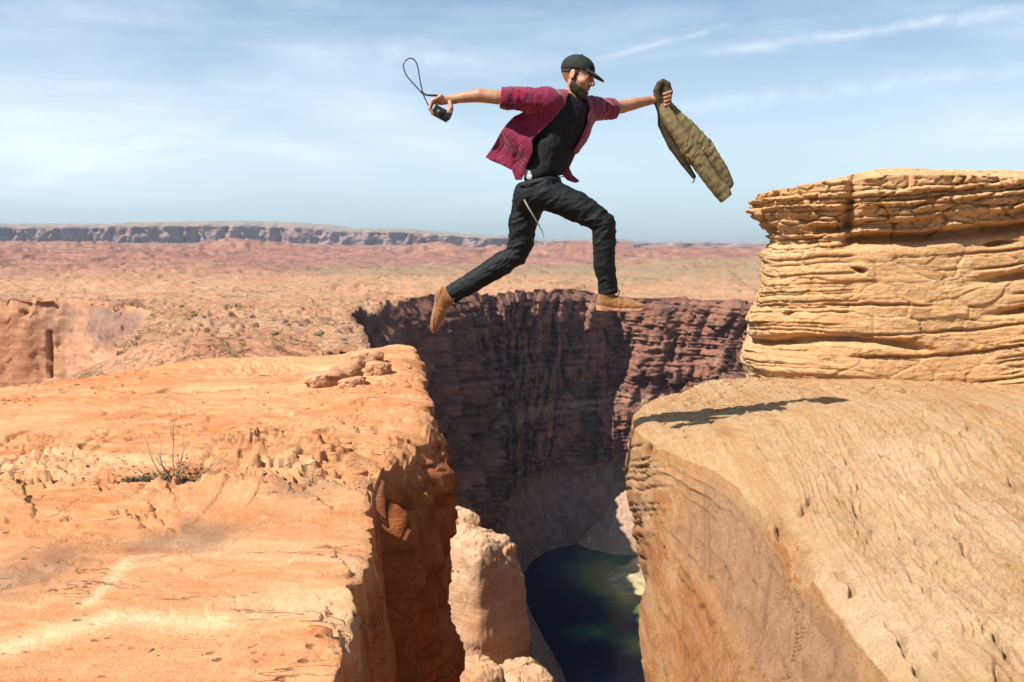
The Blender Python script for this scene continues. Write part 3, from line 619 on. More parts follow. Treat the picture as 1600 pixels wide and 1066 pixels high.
def wall_sweep(name, RIMP, BASEP, zbase, n, rows, prof, mat, inland, amp, dens=None, talus_from=.74, seed=0.0, zfun=hplat, it=12, smx=1.0, attrs2=None, cuts=()):
    P4 = np.concatenate([RIMP, BASEP], 1).astype(float)
    Q = smooth_curve(P4, n, dens, it)
    R = Q[:, :2]; B = Q[:, 2:]
    arc = np.concatenate([[0], np.cumsum(np.hypot(*np.diff(R, axis=0).T))])[:, None]
    O = B-R; O /= np.linalg.norm(O, axis=1)[:, None]
    ai, bi = 6, rows
    sc = amp(R)[:, None]
    zr = zfun(R[:, 0], R[:, 1])[:, None]
    f = (np.arange(bi)/(bi-1))[None, :]**1.15
    Zz = zr + (zbase-zr)*f
    wv = np.interp(f, [p[0] for p in prof], [p[1] for p in prof])
    arc0 = arc; arc = arc + .42*(zr-Zz)*smx**.5 + 14*smx*fbm(arc0/(smx*60), Zz/90, 0*f+2, 3)
    n1 = fbm(arc/(smx*34), Zz/140+seed, 0*f+1, 4, .55)
    n2 = fbm(arc/(smx*11), Zz/60+seed, 0*f+4, 4, .55, ridged=True)
    n3 = fbm(arc/(smx*4.5), Zz/9, 0*f+7, 4, .6)
    ll, jj = layers(Zz+.04*arc+4*n1, 7.0*smx, round_=.3)
    stepn = terrace(n1, .16, .8)-n1
    cliff = 1-sstep(talus_from-.08, talus_from+.04, f)
    nb_ = fbm(arc/(smx*75)+.0035*Zz, Zz/260+seed, 0*f+11, 3, .5, ridged=True)
    bv, bc = blocks(arc/(smx*26), Zz/(smx*30)+seed, 3); bv2, bc2 = blocks(arc/(smx*9), Zz/(smx*9), 8)
    disp = sc*(cliff*(.34*bv-.22*bc+.14*bv2-.10*bc2) + (1.5*nb_ + .9*n1 + 1.3*stepn + .22*n2)*cliff + .10*n3 + (.20*ll-.20*jj)*cliff*sstep(-.5, .1, gnoise(arc/(60*smx), Zz/30, 0*f)) + (1-cliff)*(.22*fbm(arc/(14*smx), Zz/70, 0*f+3, 4, .5, ridged=True)))
    for cx_, cw_, z0_, z1_, dp_ in cuts: disp = disp - dp_*np.exp(-((R[:, :1]-cx_+.25*gnoise(Zz*.3, 0*Zz, 0*Zz))/cw_)**4)*sstep(z0_, z0_+2, Zz)*sstep(z1_, z1_-1.5, Zz)
    disp = disp*(0.25+0.75*sstep(0, .05, f))*sstep(1.02, .93, f)
    Xx = R[:, :1] + (B-R)[:, :1]*wv + O[:, :1]*disp; Yy = R[:, 1:] + (B-R)[:, 1:]*wv + O[:, 1:]*disp
    # lip running inland over the plateau's cut edge
    k = (np.arange(ai)/ai)[None, :]; back = (1-k)*inland(R)[:, None]
    d0 = disp[:, :1]
    Xi = R[:, :1] - O[:, :1]*back + O[:, :1]*d0*k**2; Yi = R[:, 1:] - O[:, 1:]*back + O[:, 1:]*d0*k**2
    Zi = zfun(Xi, Yi) + sstep(0, .35, k)*0.0012*np.hypot(Xi, Yi) - (1-sstep(0, .3, k))*.004*np.hypot(Xi, Yi)
    Zz = Zz + 0.0012*np.hypot(Xx, Yy)*sstep(.05, 0, f)
    Xa = np.concatenate([Xi, Xx], 1); Ya = np.concatenate([Yi, Yy], 1); Za = np.concatenate([Zi, Zz], 1)
    ta = np.concatenate([0*Xi, (1-cliff)+0*Xx], 1)
    at_ = {'talus': ta, 'far': 0*ta, 'green': 0*ta}
    if attrs2: at_.update(attrs2(Xa, Ya, Za))
    o = grid_mesh(name, Xa, Ya, Za, [mat, M_PLAT], attrs=at_, kind='structure')
    mi = np.zeros((n-1, ai+bi-1), dtype=np.int32); mi[:, :ai] = 1
    o.data.polygons.foreach_set('material_index', mi.ravel())
    return o
PROF = [(0, 0), (.02, .012), (.20, .09), (.44, .20), (.49, .31), (.53, .34), (.70, .47), (.76, .56), (1, 1.0), (1.02, 1.02)]
dn = lambda q: 1.0/np.maximum(60, np.hypot(q[:, 0], q[:, 1]))**0.8*np.where(q[:, 1] > 550, 2.2, 1.0)*np.where(q[:, 0] > 320, .5, 1.0)
wall_sweep('canyon_wall', LRIM, LSHO, -303.0, 720, 230, PROF, M_CAN, lambda R: .045*np.hypot(*R.T)+.5, lambda R: np.clip(.020*np.hypot(*R.T), .4, 19), dn)
RB_B = RBANK + np.array([(-70, 30), (-70, 30), (-60, 20), (-40, 12), (-20, 6), (-8, 2), (-3, 1), (-2, 1)])
wall_sweep('canyon_wall', RBANK, RB_B, -303.0, 260, 90, PROF, M_CAN, lambda R: .05*np.hypot(*R.T)+.3, lambda R: np.clip(.02*np.hypot(*R.T), .2, 12), dn, seed=5.)
# the sunlit wall of the side canyon at the left, washed with grey-blue varnish
def inl_attr(X, Y, Z):
    st = np.zeros_like(X)
    u = 800+F_PX*X/Y
    for (uc, wu, s) in ((105, 14, .9), (150, 26, 1.0), (185, 22, 1.), (75, 12, .7), (215, 16, .6)): st += s*np.exp(-((u-uc)/wu)**2)*sstep(-34, -22, Z)*sstep(-14.5, -17, Z)
    pl_ = 1.0*sstep(.0, .3, gnoise(u/14., Z/60, 0*X))*gauss(u, Z, 135, -30, 60, 12)
    return {'stain': st*.95, 'pale': pl_}
wall_sweep('side_canyon_wall', INLET, INLET + np.array([(20, -40), (10, -25), (6, -16), (0, -15), (-10, -13), (-14, -12), (-16, -10), (-14, -8), (-10, -6), (-8, -6), (-6, -8)]), -95.0, 420, 110,
           [(0, 0), (.05, .05), (.6, .45), (1, 1)], M_MID, lambda R: .05*np.hypot(*R.T)+.5, lambda R: np.clip(.004*np.hypot(*R.T), .2, 1.5), lambda q: np.where(q[:, 0] < -200, .4, 1.0), talus_from=1.5, seed=9., it=4, smx=.35, attrs2=inl_attr, cuts=((-140, .55, -39, -24, 7), (-147.5, .7, -20.5, -17.5, 3), (-104, .5, -24, -20.5, 3), (-112, .4, -21, -19, 2)))
wall_sweep('side_canyon_wall', PROM[::-1], PROM[::-1] + np.array([(-2.0, 6.0)]), -70.0, 260, 50, [(0, 0), (1, 1)], M_MID, lambda R: .04*np.hypot(*R.T), lambda R: np.clip(.008*np.hypot(*R.T), .1, .5), lambda q: np.where(q[:, 0] < -40, .15, 1.0), talus_from=1.5, seed=3., it=4, smx=.1, attrs2=lambda X, Y, Z: {'stain': 0*X, 'pale': 0*X})
px_, py_ = np.meshgrid(np.linspace(-460, -40, 30), np.linspace(50, 320, 24))
grid_mesh('side_canyon_floor', px_, py_, -88+5*fbm(px_/30, py_/30, 0*px_, 3)-2.0*np.clip(px_+110, 0, 200), M_MID, attrs={'pale': np.zeros(px_.size), 'stain': np.zeros(px_.size)}, kind='structure')

# ------------------------------------------------------------------ river
m, g, b = new_mat('river_water')
P = g.node('ShaderNodeTexCoord').outputs['Object']
sh = g.math('ADD', g.attr('shoal'), g.math('MULTIPLY', g.math('SUBTRACT', g.noise(P, .035, 6, .6, .6), .5), .9))
c = g.ramp(sh, [(0.08, (.006, .018, .036)), (.34, (.025, .085, .060)), (.62, (.13, .17, .06)), (.95, (.32, .24, .11))])
g.put(b.inputs['Base Color'], c); g.put(b.inputs['Roughness'], .06); b.inputs['IOR'].default_value = 1.33; b.inputs['Specular IOR Level'].default_value = .5
g.put(b.inputs['Normal'], g.bump(g.noise(P, .5, 4, .6), .35, .25, g.bump(g.noise(P, .05, 4, .6), .3, .6)))
wx, wy = np.meshgrid(np.linspace(-40, 620, 180), np.linspace(-60, 1300, 260))
def wpt(u, v): return at_z(u, v, -300.)[:2]
shoal = .85*gauss(wx, wy, *wpt(985, 905), 26, 45)+.55*np.exp(-(seg_dist(wx, wy, [wpt(925, 905), wpt(960, 925), wpt(1015, 960)])/22)**2)+.42*np.exp(-(seg_dist(wx, wy, [wpt(925, 885), wpt(960, 870), wpt(1020, 845)])/26)**2)+.75*gauss(wx, wy, *wpt(1000, 1010), 16, 22)+.3*gauss(wx, wy, *wpt(930, 990), 22, 22)
shoal = np.maximum(shoal, .7*sstep(160, 260, wx))
grid_mesh('river', wx, wy, 0*wx-300.0, m, attrs={'shoal': shoal}, kind='structure')
# pale heap of fallen rock against the far wall, where the sun gets past the rim
mx_, my_ = np.meshgrid(np.linspace(-70, 80, 110), np.linspace(-60, 60, 110))
hm = 60*np.exp(-((mx_/42)**2+(my_/38)**2)**.85)*(1+.25*fbm(mx_/22, my_/22, 0*mx_, 5, .6, ridged=True)) + 4*fbm(mx_/7, my_/7, 0*mx_, 4) - 16
m2_ = sandstone('talus_rock', (.40, .24, .16), (.50, .35, .26), (.30, .16, .11), .05, bump=1.0, varnish=(.2, .12, .1))
grid_mesh('rock_slope', mx_+122, my_+1008, -300+hm, m2_, attrs={'pale': 0*mx_+.3, 'stain': 0*mx_, 'red': 0*mx_}, kind='structure')
# yellow sand bar at the bend
bx, by = np.meshgrid(np.linspace(-60, 60, 70), np.linspace(-75, 75, 70))
hb = 5.5*np.exp(-((bx/34)**2+(by/46)**2)**1.2) + 1.5*fbm(bx/14, by/14, 0*bx, 5) - 2.4
c0 = wpt(1004, 905)
m, g, b = new_mat('river_sand')
P = g.node('ShaderNodeTexCoord').outputs['Object']
g.put(b.inputs['Base Color'], g.mix(g.rng(g.noise(P, .09, 7, .65), .4, .62), (.50, .38, .19), (.22, .20, .12))); b.inputs['Roughness'].default_value = .95
grid_mesh('sand_bar', bx+c0[0], by+c0[1], -300.0+hb, m, kind='structure')

# ------------------------------------------------------------------ distant mesas
m, g, b = new_mat('mesa_rock')
P = g.node('ShaderNodeTexCoord').outputs['Object']
bd = g.noise(g.mapping(P, scale=(.0002, .0002, .012)), 1.0, 8, .65, .3); vt = g.noise(g.mapping(P, scale=(.006, .006, .0008)), 1.0, 8, .65)
c = g.mix(g.rng(bd, .4, .6), (.27, .165, .13), (.19, .105, .09)); c = g.mix(g.rng(vt, .50, .66), c, (.34, .25, .19))
c = g.mix(g.attr('cap'), c, g.mix(g.rng(g.noise(P, .01, 6, .65), .45, .6), (.32, .26, .19), (.15, .15, .10)))
g.put(b.inputs['Base Color'], c); g.put(b.inputs['Roughness'], 1.0)
g.put(b.inputs['Normal'], g.bump(vt, .8, 60., g.bump(bd, .8, 40.)))
M_MESA = m
def mesa(name, Yd, sky_v, base_z, n, rows, depth, amp, seed, curve=0.0):
    us = np.linspace(sky_v[0][0], sky_v[-1][0], n)[:, None]
    v = interp(us, sky_v)
    yd = Yd + curve*(us-400)
    zt = -(v-391.4)/F_PX*yd
    x0 = (us-800)/F_PX*yd
    f = (np.arange(rows)/(rows-1))[None, :]
    # rows: back plateau, scrubby slope, cliff, skirt
    off = np.interp(f, [0, .12, .30, .36, .70, 1], [-1800, -260, 0, 40, 130, depth])
    hz = np.interp(f, [0, .12, .30, .36, .70, 1], [1.0, 1.0, .90, .80, .36, 0])
    Z_ = base_z + (zt-base_z)*hz
    cl_ = sstep(.28, .36, f)
    a1 = fbm(us*.013, f*.6+seed, 0*f+seed, 5, .55, ridged=True); a2 = fbm(us*.05, f*1.2, 0*f+seed+3, 4, .55, ridged=True)
    d = amp*(a1*(.7+.6*cl_) + .35*a2*cl_)*sstep(.08, .3, f)
    Y_ = yd - off - d; X_ = x0*(1+0*f)
    Z_ = Z_ + 6*fbm(us*.04, f*3, 0*f+1, 3)*sstep(.1, .2, f)
    o = grid_mesh(name, X_, Y_, Z_, M_MESA, attrs={'cap': (1-cl_)+0*X_}, kind='structure')
mesa('mesa', 12500, [(-700, 352), (-300, 346), (0, 348.5), (100, 349), (165, 349), (200, 346.5), (330, 345), (372, 344), (450, 347), (515, 351), (535, 356), (640, 356.5), (690, 362), (740, 366), (800, 367.5), (835, 372), (900, 386), (980, 400)], -60, 620, 70, 2600, 420, 3.0, curve=4.0)
mesa('mesa', 17000, [(700, 392), (780, 378), (840, 373), (900, 373), (975, 372), (990, 376.5), (1060, 377), (1100, 376), (1180, 378.5), (1400, 378), (1800, 372), (2300, 374)], -60, 300, 36, 2200, 350, 8.0)
gx, gy = np.meshgrid(np.linspace(-60000, 60000, 12), np.linspace(9800, 70000, 10))
grid_mesh('desert_floor', gx, gy, 0*gx-46.5, M_PLAT, attrs={'far': np.ones(gx.size), 'green': np.zeros(gx.size)}, kind='structure')

# ------------------------------------------------------------------ pillars and boulders
M_BLD = sandstone('sandstone_boulder', (0.56, 0.27, 0.13), (0.62, 0.37, 0.21), (0.42, 0.16, 0.07), 1.6, band=(0.6, 0.6, 5.0), bump=1.0)
M_PIL = sandstone('sandstone_pillar', (0.56, 0.31, 0.165), (0.63, 0.42, 0.255), (0.44, 0.19, 0.10), 0.45, band=(0.6, 0.6, 4.0), bump=1.0)
def rock_blob(name, c, r, mat, seed=0.0, nu=120, nv=80, p=3.2, fine=1.0, taper=0.0, ba=.13, rough=.18, blk=.16, rot=0.0, tilt=0.0, label=None, cat='boulder', group=None, freq=1.0):
    th = np.linspace(0, 2*np.pi, nu)[None, :]; ph = np.linspace(-np.pi/2, np.pi/2, nv)[:, None]
    dx, dy, dz = np.cos(ph)*np.cos(th), np.cos(ph)*np.sin(th), np.sin(ph)+0*th
    q = (np.abs(dx)**p+np.abs(dy)**p+np.abs(dz)**p)**(-1/p)
    sx_, sy_, sz_ = dx*q, dy*q, dz*q
    R_ = float(np.mean(r[:2])); fx, fy, fz = sx_*r[0]/R_*freq, sy_*r[1]/R_*freq, sz_*r[2]/R_*freq
    n1 = fbm(fx*.9+seed, fy*.9, fz*.9-seed, 4); n2 = fbm(fx*2.2+seed, fy*2.2, fz*3.2, 4, .6)
    bv, bc = blocks(th*R_*.55*freq/max(.3, min(R_, 2))*1.3+.25*fz+seed, fz*.62+.1*np.sin(th), int(seed*7)); bv2, bc2 = blocks(th*2.4*freq+.2*fz, fz*1.9, int(seed*5)+2); lay, jt = bv2, bc2
    k = 1 + np.cos(ph)**.7*(ba*bv-.55*ba*bc) + rough*n1*1.1 + blk*(terrace(n1+.4*n2, .22, .8)-(n1+.4*n2)) + .05*n2 - fine*(.025*jt - .03*lay)*np.cos(ph)
    k[:, -1] = k[:, 0]
    for rr in (0, -1): k[rr] = k[rr].mean()
    a_, b_, c_ = sx_*r[0]*k, sy_*r[1]*k, sz_*r[2]*np.where(np.abs(sz_) > .9, 1+.3*(k-1), k*0+1)
    tp = 1+taper*(.5-.5*np.clip(c_/r[2], -1, 1)); a_, b_ = a_*tp, b_*tp
    ca, sa = math.cos(rot), math.sin(rot); a_, b_ = a_*ca-b_*sa, a_*sa+b_*ca
    ct, st_ = math.cos(tilt), math.sin(tilt); a_, c_ = a_*ct+c_*st_, -a_*st_+c_*ct
    V = np.stack([a_, b_, c_], -1); 
    o = grid_mesh(name, V[..., 0], V[..., 1], V[..., 2], mat, attrs={'pale': .4*sstep(0, .4, n1), 'stain': .35*sstep(.1, .5, n2)}, flip=False)
    o.location = [float(t) for t in c]
    return tag(o, label, cat, group)
rock_blob('rock_pillar', (-1.75, 46.8, -28.2), (1.75, 1.9, 14.8), M_PIL, 3.0, 260, 300, 7.0, .35, .55, .05, .08, .05, .80, .0, 'tall pale rock pillar in the crack below the left ledge, sunlit on its left', 'rock pillar', freq=1.1)
rock_blob('rock_pillar', (-3.4, 49, -25.2), (1.6, 1.8, 12.2), M_PIL, 7.0, 160, 200, 7.0, .5, .4, .06, .10, .08, .7, .0, 'slim broken rock tower right against the shaded left cliff, behind the tall pillar', 'rock pillar', freq=1.3)
rock_blob('rock_pillar', (0.35, 43, -26.9), (1.7, 1.7, 8.4), M_PIL, 4.0, 200, 200, 5.0, .5, .3, .07, .12, .08, .7, .0, 'low rounded reddish rock tower at the bottom edge beside the dark river', 'rock pillar', freq=1.2)
rock_blob('rock_pillar', (-1.3, 38, -22.1), (.9, 1.2, 6.0), M_PIL, 9.0, 160, 160, 5.0, .6, .3, .08, .12, .10, .6, .0, 'small rough rock knob at the bottom of the gap in front of the tall pillar', 'rock pillar', freq=1.4)
for (u, v, Yb, r, sd_, lb) in ((507, 598, 9.3, (.17, .15, .10), 1, 'rounded red boulder at the left end of the boulder row on the left ledge'),
                      (538, 590, 9.5, (.15, .16, .12), 2, 'blocky orange boulder second from the left in the boulder row on the left ledge'),
                      (553, 603, 9.1, (.11, .12, .06), 3, 'flat small boulder lying in front of the boulder row on the left ledge'),
                      (572, 580, 9.9, (.17, .15, .12), 5, 'craggy boulder in the middle of the boulder row on the left ledge'),
                      (592, 592, 9.5, (.10, .12, .09), 6, 'dark-sided boulder at the right end of the boulder row, nearest the crack')):
    pt = at(u, v, Yb); z_ = left_ground(pt[0], pt[1])
    rock_blob('boulder', (pt[0], pt[1], z_+r[2]*.22), r, M_BLD, sd_*3.1, 90, 60, 3.6, 1.0, 0.0, .13, .26, .25, sd_*.7, .1*(-1)**sd_, lb, 'boulder', 'boulders on the left ledge', freq=1.5)

# ------------------------------------------------------------------ desert scrub, far too much to count
rb = np.random.RandomState(5)
n_ = 15000; ys_ = np.exp(rb.uniform(math.log(70), math.log(3600), n_)); us_ = rb.uniform(-500, 1900, n_); xs_ = (us_-800)/F_PX*ys_
kp = ~(in_poly(xs_, ys_, void)) & (gnoise(xs_/(20+ys_*.10), ys_/(20+ys_*.2), 0*xs_+4)+.25*sstep(700, 1500, ys_) > rb.uniform(-.25, .45, n_))
xs_, ys_ = xs_[kp], ys_[kp]; zs2 = hplat(xs_, ys_); n_ = len(xs_); sz = rb.uniform(.25, .8, n_)*(1+ys_/900)
octv = np.array([(1, 0, 0), (0, 1, 0), (-1, 0, 0), (0, -1, 0), (0, 0, .9), (0, 0, -.4)])
V = np.stack([xs_, ys_, zs2], -1)[:, None]+octv[None]*sz[:, None, None]*rb.uniform(.6, 1.3, (n_, 6, 1))*np.array([1, 1, .6])
fq = np.array([(0, 1, 4), (1, 2, 4), (2, 3, 4), (3, 0, 4), (1, 0, 5), (2, 1, 5), (3, 2, 5), (0, 3, 5)])
m, g, b = new_mat('scrub'); g.put(b.inputs['Base Color'], g.mix(g.rng(g.noise(g.node('ShaderNodeTexCoord').outputs['Object'], .05, 3), .4, .6), (.085, .085, .04), (.15, .12, .065))); b.inputs['Roughness'].default_value = 1
mesh_from('desert_scrub', V, (fq[None]+6*np.arange(n_)[:, None, None]).reshape(-1, 3), m, kind='stuff')

# ------------------------------------------------------------------ smooth solids: signed distance -> mesh
def P3(p): return p[:, 0], p[:, 1], p[:, 2]
def s_cap(p, a, b, ra, rb=None):
    rb = ra if rb is None else rb
    a = np.asarray(a, np.float32); b = np.asarray(b, np.float32); ab = b-a
    t = np.clip(((p-a)@ab)/(ab@ab+1e-12), 0, 1)
    return np.linalg.norm(p-a-t[:, None]*ab, axis=1)-(ra+(rb-ra)*t)
def s_ell(p, c, r, R=None):
    q = p-np.asarray(c, np.float32)
    if R is not None: q = q@np.asarray(R, np.float32).T
    r = np.asarray(r, np.float32)
    k0 = np.linalg.norm(q/r, axis=1); k1 = np.linalg.norm(q/(r*r), axis=1)
    return k0*(k0-1)/np.maximum(k1, 1e-6)
def s_box(p, c, hs, R=None, rd=.004):
    q = p-np.asarray(c, np.float32)
    if R is not None: q = q@np.asarray(R, np.float32).T
    d = np.abs(q)-(np.asarray(hs, np.float32)-rd)
    return np.linalg.norm(np.maximum(d, 0), axis=1)+np.minimum(d.max(1), 0)-rd
def smin(a, b, k):
    h = np.clip(.5+.5*(b-a)/k, 0, 1); return b+(a-b)*h-k*h*(1-h)
def smax(a, b, k): return -smin(-a, -b, k)
def s_chain(p, pts, k=.01):
    k = min(k, .004); d = None
    for (a, ra), (b, rb) in zip(pts[:-1], pts[1:]):
        q = s_cap(p, a, b, ra, rb); d = q if d is None else smin(d, q, k)
    return d
def s_poly(x, z, V):
    V = np.asarray(V, np.float32); n = len(V); d = np.full(x.shape, 1e9, np.float32); s = np.ones(x.shape, np.float32)
    for i in range(n):
        ax, az = V[i]; bx, bz = V[i-1]
        ex, ez = bx-ax, bz-az; wx, wz = x-ax, z-az
        t = np.clip((wx*ex+wz*ez)/(ex*ex+ez*ez+1e-12), 0, 1); d = np.minimum(d, (wx-ex*t)**2+(wz-ez*t)**2)
        c1 = z >= az; c2 = z < bz; c3 = ex*wz > ez*wx
        s = np.where((c1 & c2 & c3) | (~c1 & ~c2 & ~c3), -s, s)
    return s*np.sqrt(d)
def solid(name, fn, lo, hi, h, mat, parent=None, attrs=None, kind=None, origin=None):
    lo = np.asarray(lo, np.float32); hi = np.asarray(hi, np.float32); B = 6
    nb = np.ceil((hi-lo)/(h*B)).astype(int)+1; n = nb*B
    bi = np.stack(np.meshgrid(*[np.arange(k) for k in nb], indexing='ij'), -1).reshape(-1, 3)
    cen = lo + (bi*B+(B-1)/2)*h
    dc = fn(cen.astype(np.float32))
    D = np.repeat(np.repeat(np.repeat(np.sign(dc).reshape(nb).astype(np.float32), B, 0), B, 1), B, 2)*1.0
    keep = np.abs(dc) < B*h*.87+.022
    kb = bi[keep]; li = np.stack(np.meshgrid(*[np.arange(B)]*3, indexing='ij'), -1).reshape(-1, 3)
    idx = (kb[:, None, :]*B+li[None]).reshape(-1, 3)
    D[idx[:, 0], idx[:, 1], idx[:, 2]] = fn((lo+idx*h).astype(np.float32))
    s = D < 0
    cs = None
    act = np.zeros(tuple(n-1), dtype=np.int8)
    for dx in (0, 1):
        for dy in (0, 1):
            for dz in (0, 1): act += s[dx:n[0]-1+dx, dy:n[1]-1+dy, dz:n[2]-1+dz]
    ci = np.argwhere((act > 0) & (act < 8))
    acc = np.zeros((len(ci), 3), np.float32); cnt = np.zeros(len(ci), np.float32)
    corners = [(a, b, c) for a in (0, 1) for b in (0, 1) for c in (0, 1)]
    for c in corners:
        for ax in range(3):
            if c[ax]: continue
            c2 = list(c); c2[ax] = 1
            i1 = ci+np.array(c); i2 = ci+np.array(c2)
            d1 = D[i1[:, 0], i1[:, 1], i1[:, 2]]; d2 = D[i2[:, 0], i2[:, 1], i2[:, 2]]
            m = (d1 < 0) != (d2 < 0); t = np.where(m, d1/np.where(d1-d2 == 0, 1, d1-d2), 0)
            q = np.tile(np.array(c, np.float32), (len(ci), 1)); q[:, ax] += t
            acc[m] += q[m]; cnt[m] += 1
    V = lo+(ci+acc/np.maximum(cnt, 1)[:, None])*h
    vid = np.full(tuple(n-1), -1, np.int32); vid[ci[:, 0], ci[:, 1], ci[:, 2]] = np.arange(len(ci))
    quads = []
    for ax in range(3):
        sl1 = [slice(1, -1)]*3; sl2 = [slice(1, -1)]*3; sl1[ax] = slice(0, -1); sl2[ax] = slice(1, None)
        a = s[tuple(sl1)]; b = s[tuple(sl2)]
        e = np.argwhere(a != b); e2 = e.copy(); o1, o2 = [k for k in range(3) if k != ax]
        e2[:, o1] += 1; e2[:, o2] += 1
        keepm = e2[:, ax] < n[ax]-1; e2 = e2[keepm]; e = e[keepm]
        def g_(da, db):
            f = e2.copy(); f[:, o1] -= da; f[:, o2] -= db; return vid[f[:, 0], f[:, 1], f[:, 2]]
        q = np.stack([g_(1, 1), g_(0, 1), g_(0, 0), g_(1, 0)], -1)
        ins = a[tuple(e.T)]
        flip = ~ins if ax != 1 else ins
        q[flip] = q[flip][:, ::-1]; quads.append(q)
    Qd = np.concatenate(quads); Qd = Qd[(Qd >= 0).all(1)]
    at_ = attrs(V) if attrs else None
    if origin is not None: V = V-np.asarray(origin, np.float32)
    return mesh_from(name, V, Qd, mat, parent, True, at_, kind)
def tube_mesh(pts, rad, seg=8, flat=1.0, nrm=(0, 1, 0)):
    P_ = np.asarray(pts, float); n = len(P_); r = np.broadcast_to(np.asarray(rad, float), (n,))
    T_ = np.gradient(P_, axis=0); T_ /= np.linalg.norm(T_, axis=1)[:, None]+1e-9
    A = np.cross(T_, np.asarray(nrm, float)); A /= np.linalg.norm(A, axis=1)[:, None]+1e-9; Bn = np.cross(T_, A)
    th = np.arange(seg)*2*np.pi/seg
    V = P_[:, None]+r[:, None, None]*(np.cos(th)[None, :, None]*A[:, None]*1.0+np.sin(th)[None, :, None]*Bn[:, None]*flat)
    i = np.arange(n*seg).reshape(n, seg); j = np.roll(i, -1, 1)
    Q_ = np.stack([i[:-1], j[:-1], j[1:], i[1:]], -1).reshape(-1, 4)
    c0 = V[0].mean(0); c1 = V[-1].mean(0)
    V = np.concatenate([V.reshape(-1, 3), [c0, c1]]); k = n*seg
    e0 = np.stack([i[0], np.roll(i[0], -1), np.full(seg, k), np.full(seg, k)], -1)[:, ::-1]; e1 = np.stack([i[-1], np.roll(i[-1], -1), np.full(seg, k+1), np.full(seg, k+1)], -1)
    return V, Q_
def spline(pts, n):
    P_ = np.asarray(pts, float); m_ = len(P_); t = np.linspace(0, m_-1, n); out = []
    for v in t:
        i = min(int(v), m_-2); f = v-i; p0, p1, p2, p3 = P_[max(i-1, 0)], P_[i], P_[i+1], P_[min(i+2, m_-1)]
        out.append(.5*((2*p1)+(-p0+p2)*f+(2*p0-5*p1+4*p2-p3)*f*f+(-p0+3*p1-3*p2+p3)*f**3))
    return np.array(out)
def join(parts):
    V = []; Q_ = []; k = 0
    for v, q in parts: V.append(v); Q_.append(q+k); k += len(v)
    return np.concatenate(V), np.concatenate(Q_)

# ------------------------------------------------------------------ the jumping man
DP = 5.9
def pp(u, v, dy=0.0): return at(u, v, DP+dy)
def plain(name, col, rough=.6, spec=.3, nz=None, bmp=None, col2=None, sheen=0):
    m, g, b = new_mat(name); P = g.node('ShaderNodeTexCoord').outputs['Object']
    c = col if col2 is None else g.mix(g.rng(g.noise(P, nz or 40, 5, .6), .35, .65), col, col2)
    g.put(b.inputs['Base Color'], c if not isinstance(c, tuple) else (*c, 1)); b.inputs['Roughness'].default_value = rough; b.inputs['Specular IOR Level'].default_value = spec
    if bmp: g.put(b.inputs['Normal'], g.bump(g.noise(P, bmp[0], 4, .6), bmp[1], bmp[2]))
    if sheen: b.inputs['Sheen Weight'].default_value = sheen
    return m
# skin, with masks for lips, eyes, stubble and arm hair
m, g, b = new_mat('skin'); P = g.node('ShaderNodeTexCoord').outputs['Object']
c = g.mix(g.rng(g.noise(P, 22, 5, .6), .4, .62), (.52, .265, .155), (.44, .195, .11))
c = g.mix(g.math('MULTIPLY', g.attr('armhair'), g.rng(g.noise(g.mapping(P, scale=(1, 1, 2)), 90, 4, .7), .42, .6)), c, (.20, .10, .055))
c = g.mix(g.math('MULTIPLY', g.attr('stubble'), g.rng(g.noise(P, 200, 3, .6), .3, .6, .55, 1.0)), c, (.055, .032, .022)); c = g.mix(g.math('MULTIPLY', g.attr('lip'), .55), c, (.36, .13, .10)); c = g.mix(g.attr('eye'), c, (.05, .035, .03)); c = g.mix(g.attr('brow'), c, (.035, .02, .014))
g.put(b.inputs['Base Color'], c); b.inputs['Roughness'].default_value = .5; b.inputs['Specular IOR Level'].default_value = .35
b.inputs['Subsurface Weight'].default_value = .06; b.inputs['Subsurface Radius'].default_value = (.01, .004, .002)
g.put(b.inputs['Normal'], g.bump(g.noise(P, 160, 4, .6), .25, .002)); M_SKIN = m
M_JEANS = plain('black_denim', (.0055, .0070, .0075), .68, .22, 60, (330, .3, .001), (.010, .0135, .0135))
M_TEE = plain('black_cotton', (.010, .010, .011), .85, .2, 30, (300, .3, .001), (.017, .0165, .018))
M_CAP = plain('faded_black_cotton', (.015, .017, .015), .85, .2, 45, (250, .4, .002), (.032, .034, .029))
M_SUEDE = plain('tan_suede', (.30, .135, .042), .9, .15, 40, (200, .4, .002), (.20, .08, .025), .3)
M_CREPE = plain('crepe_sole', (.46, .24, .14), .8, .2, 30, (120, .4, .003), (.31, .14, .07))
M_HAIR = plain('dark_hair', (.022, .013, .009), .6, .3, 120, (260, .9, .004), (.055, .032, .02))
M_OLIVE = plain('olive_canvas', (.20, .145, .065), .85, .2, 22, (140, .4, .003), (.17, .125, .06))
M_LINING = plain('brown_lining', (.085, .058, .032), .85, .2, 30, (120, .5, .004), (.05, .034, .02))
M_BLACK = plain('black_plastic', (.012, .012, .013), .35, .5)
M_WHITE = plain('white_cotton', (.55, .55, .56), .8, .2, 40, (150, .4, .003), (.36, .36, .38))
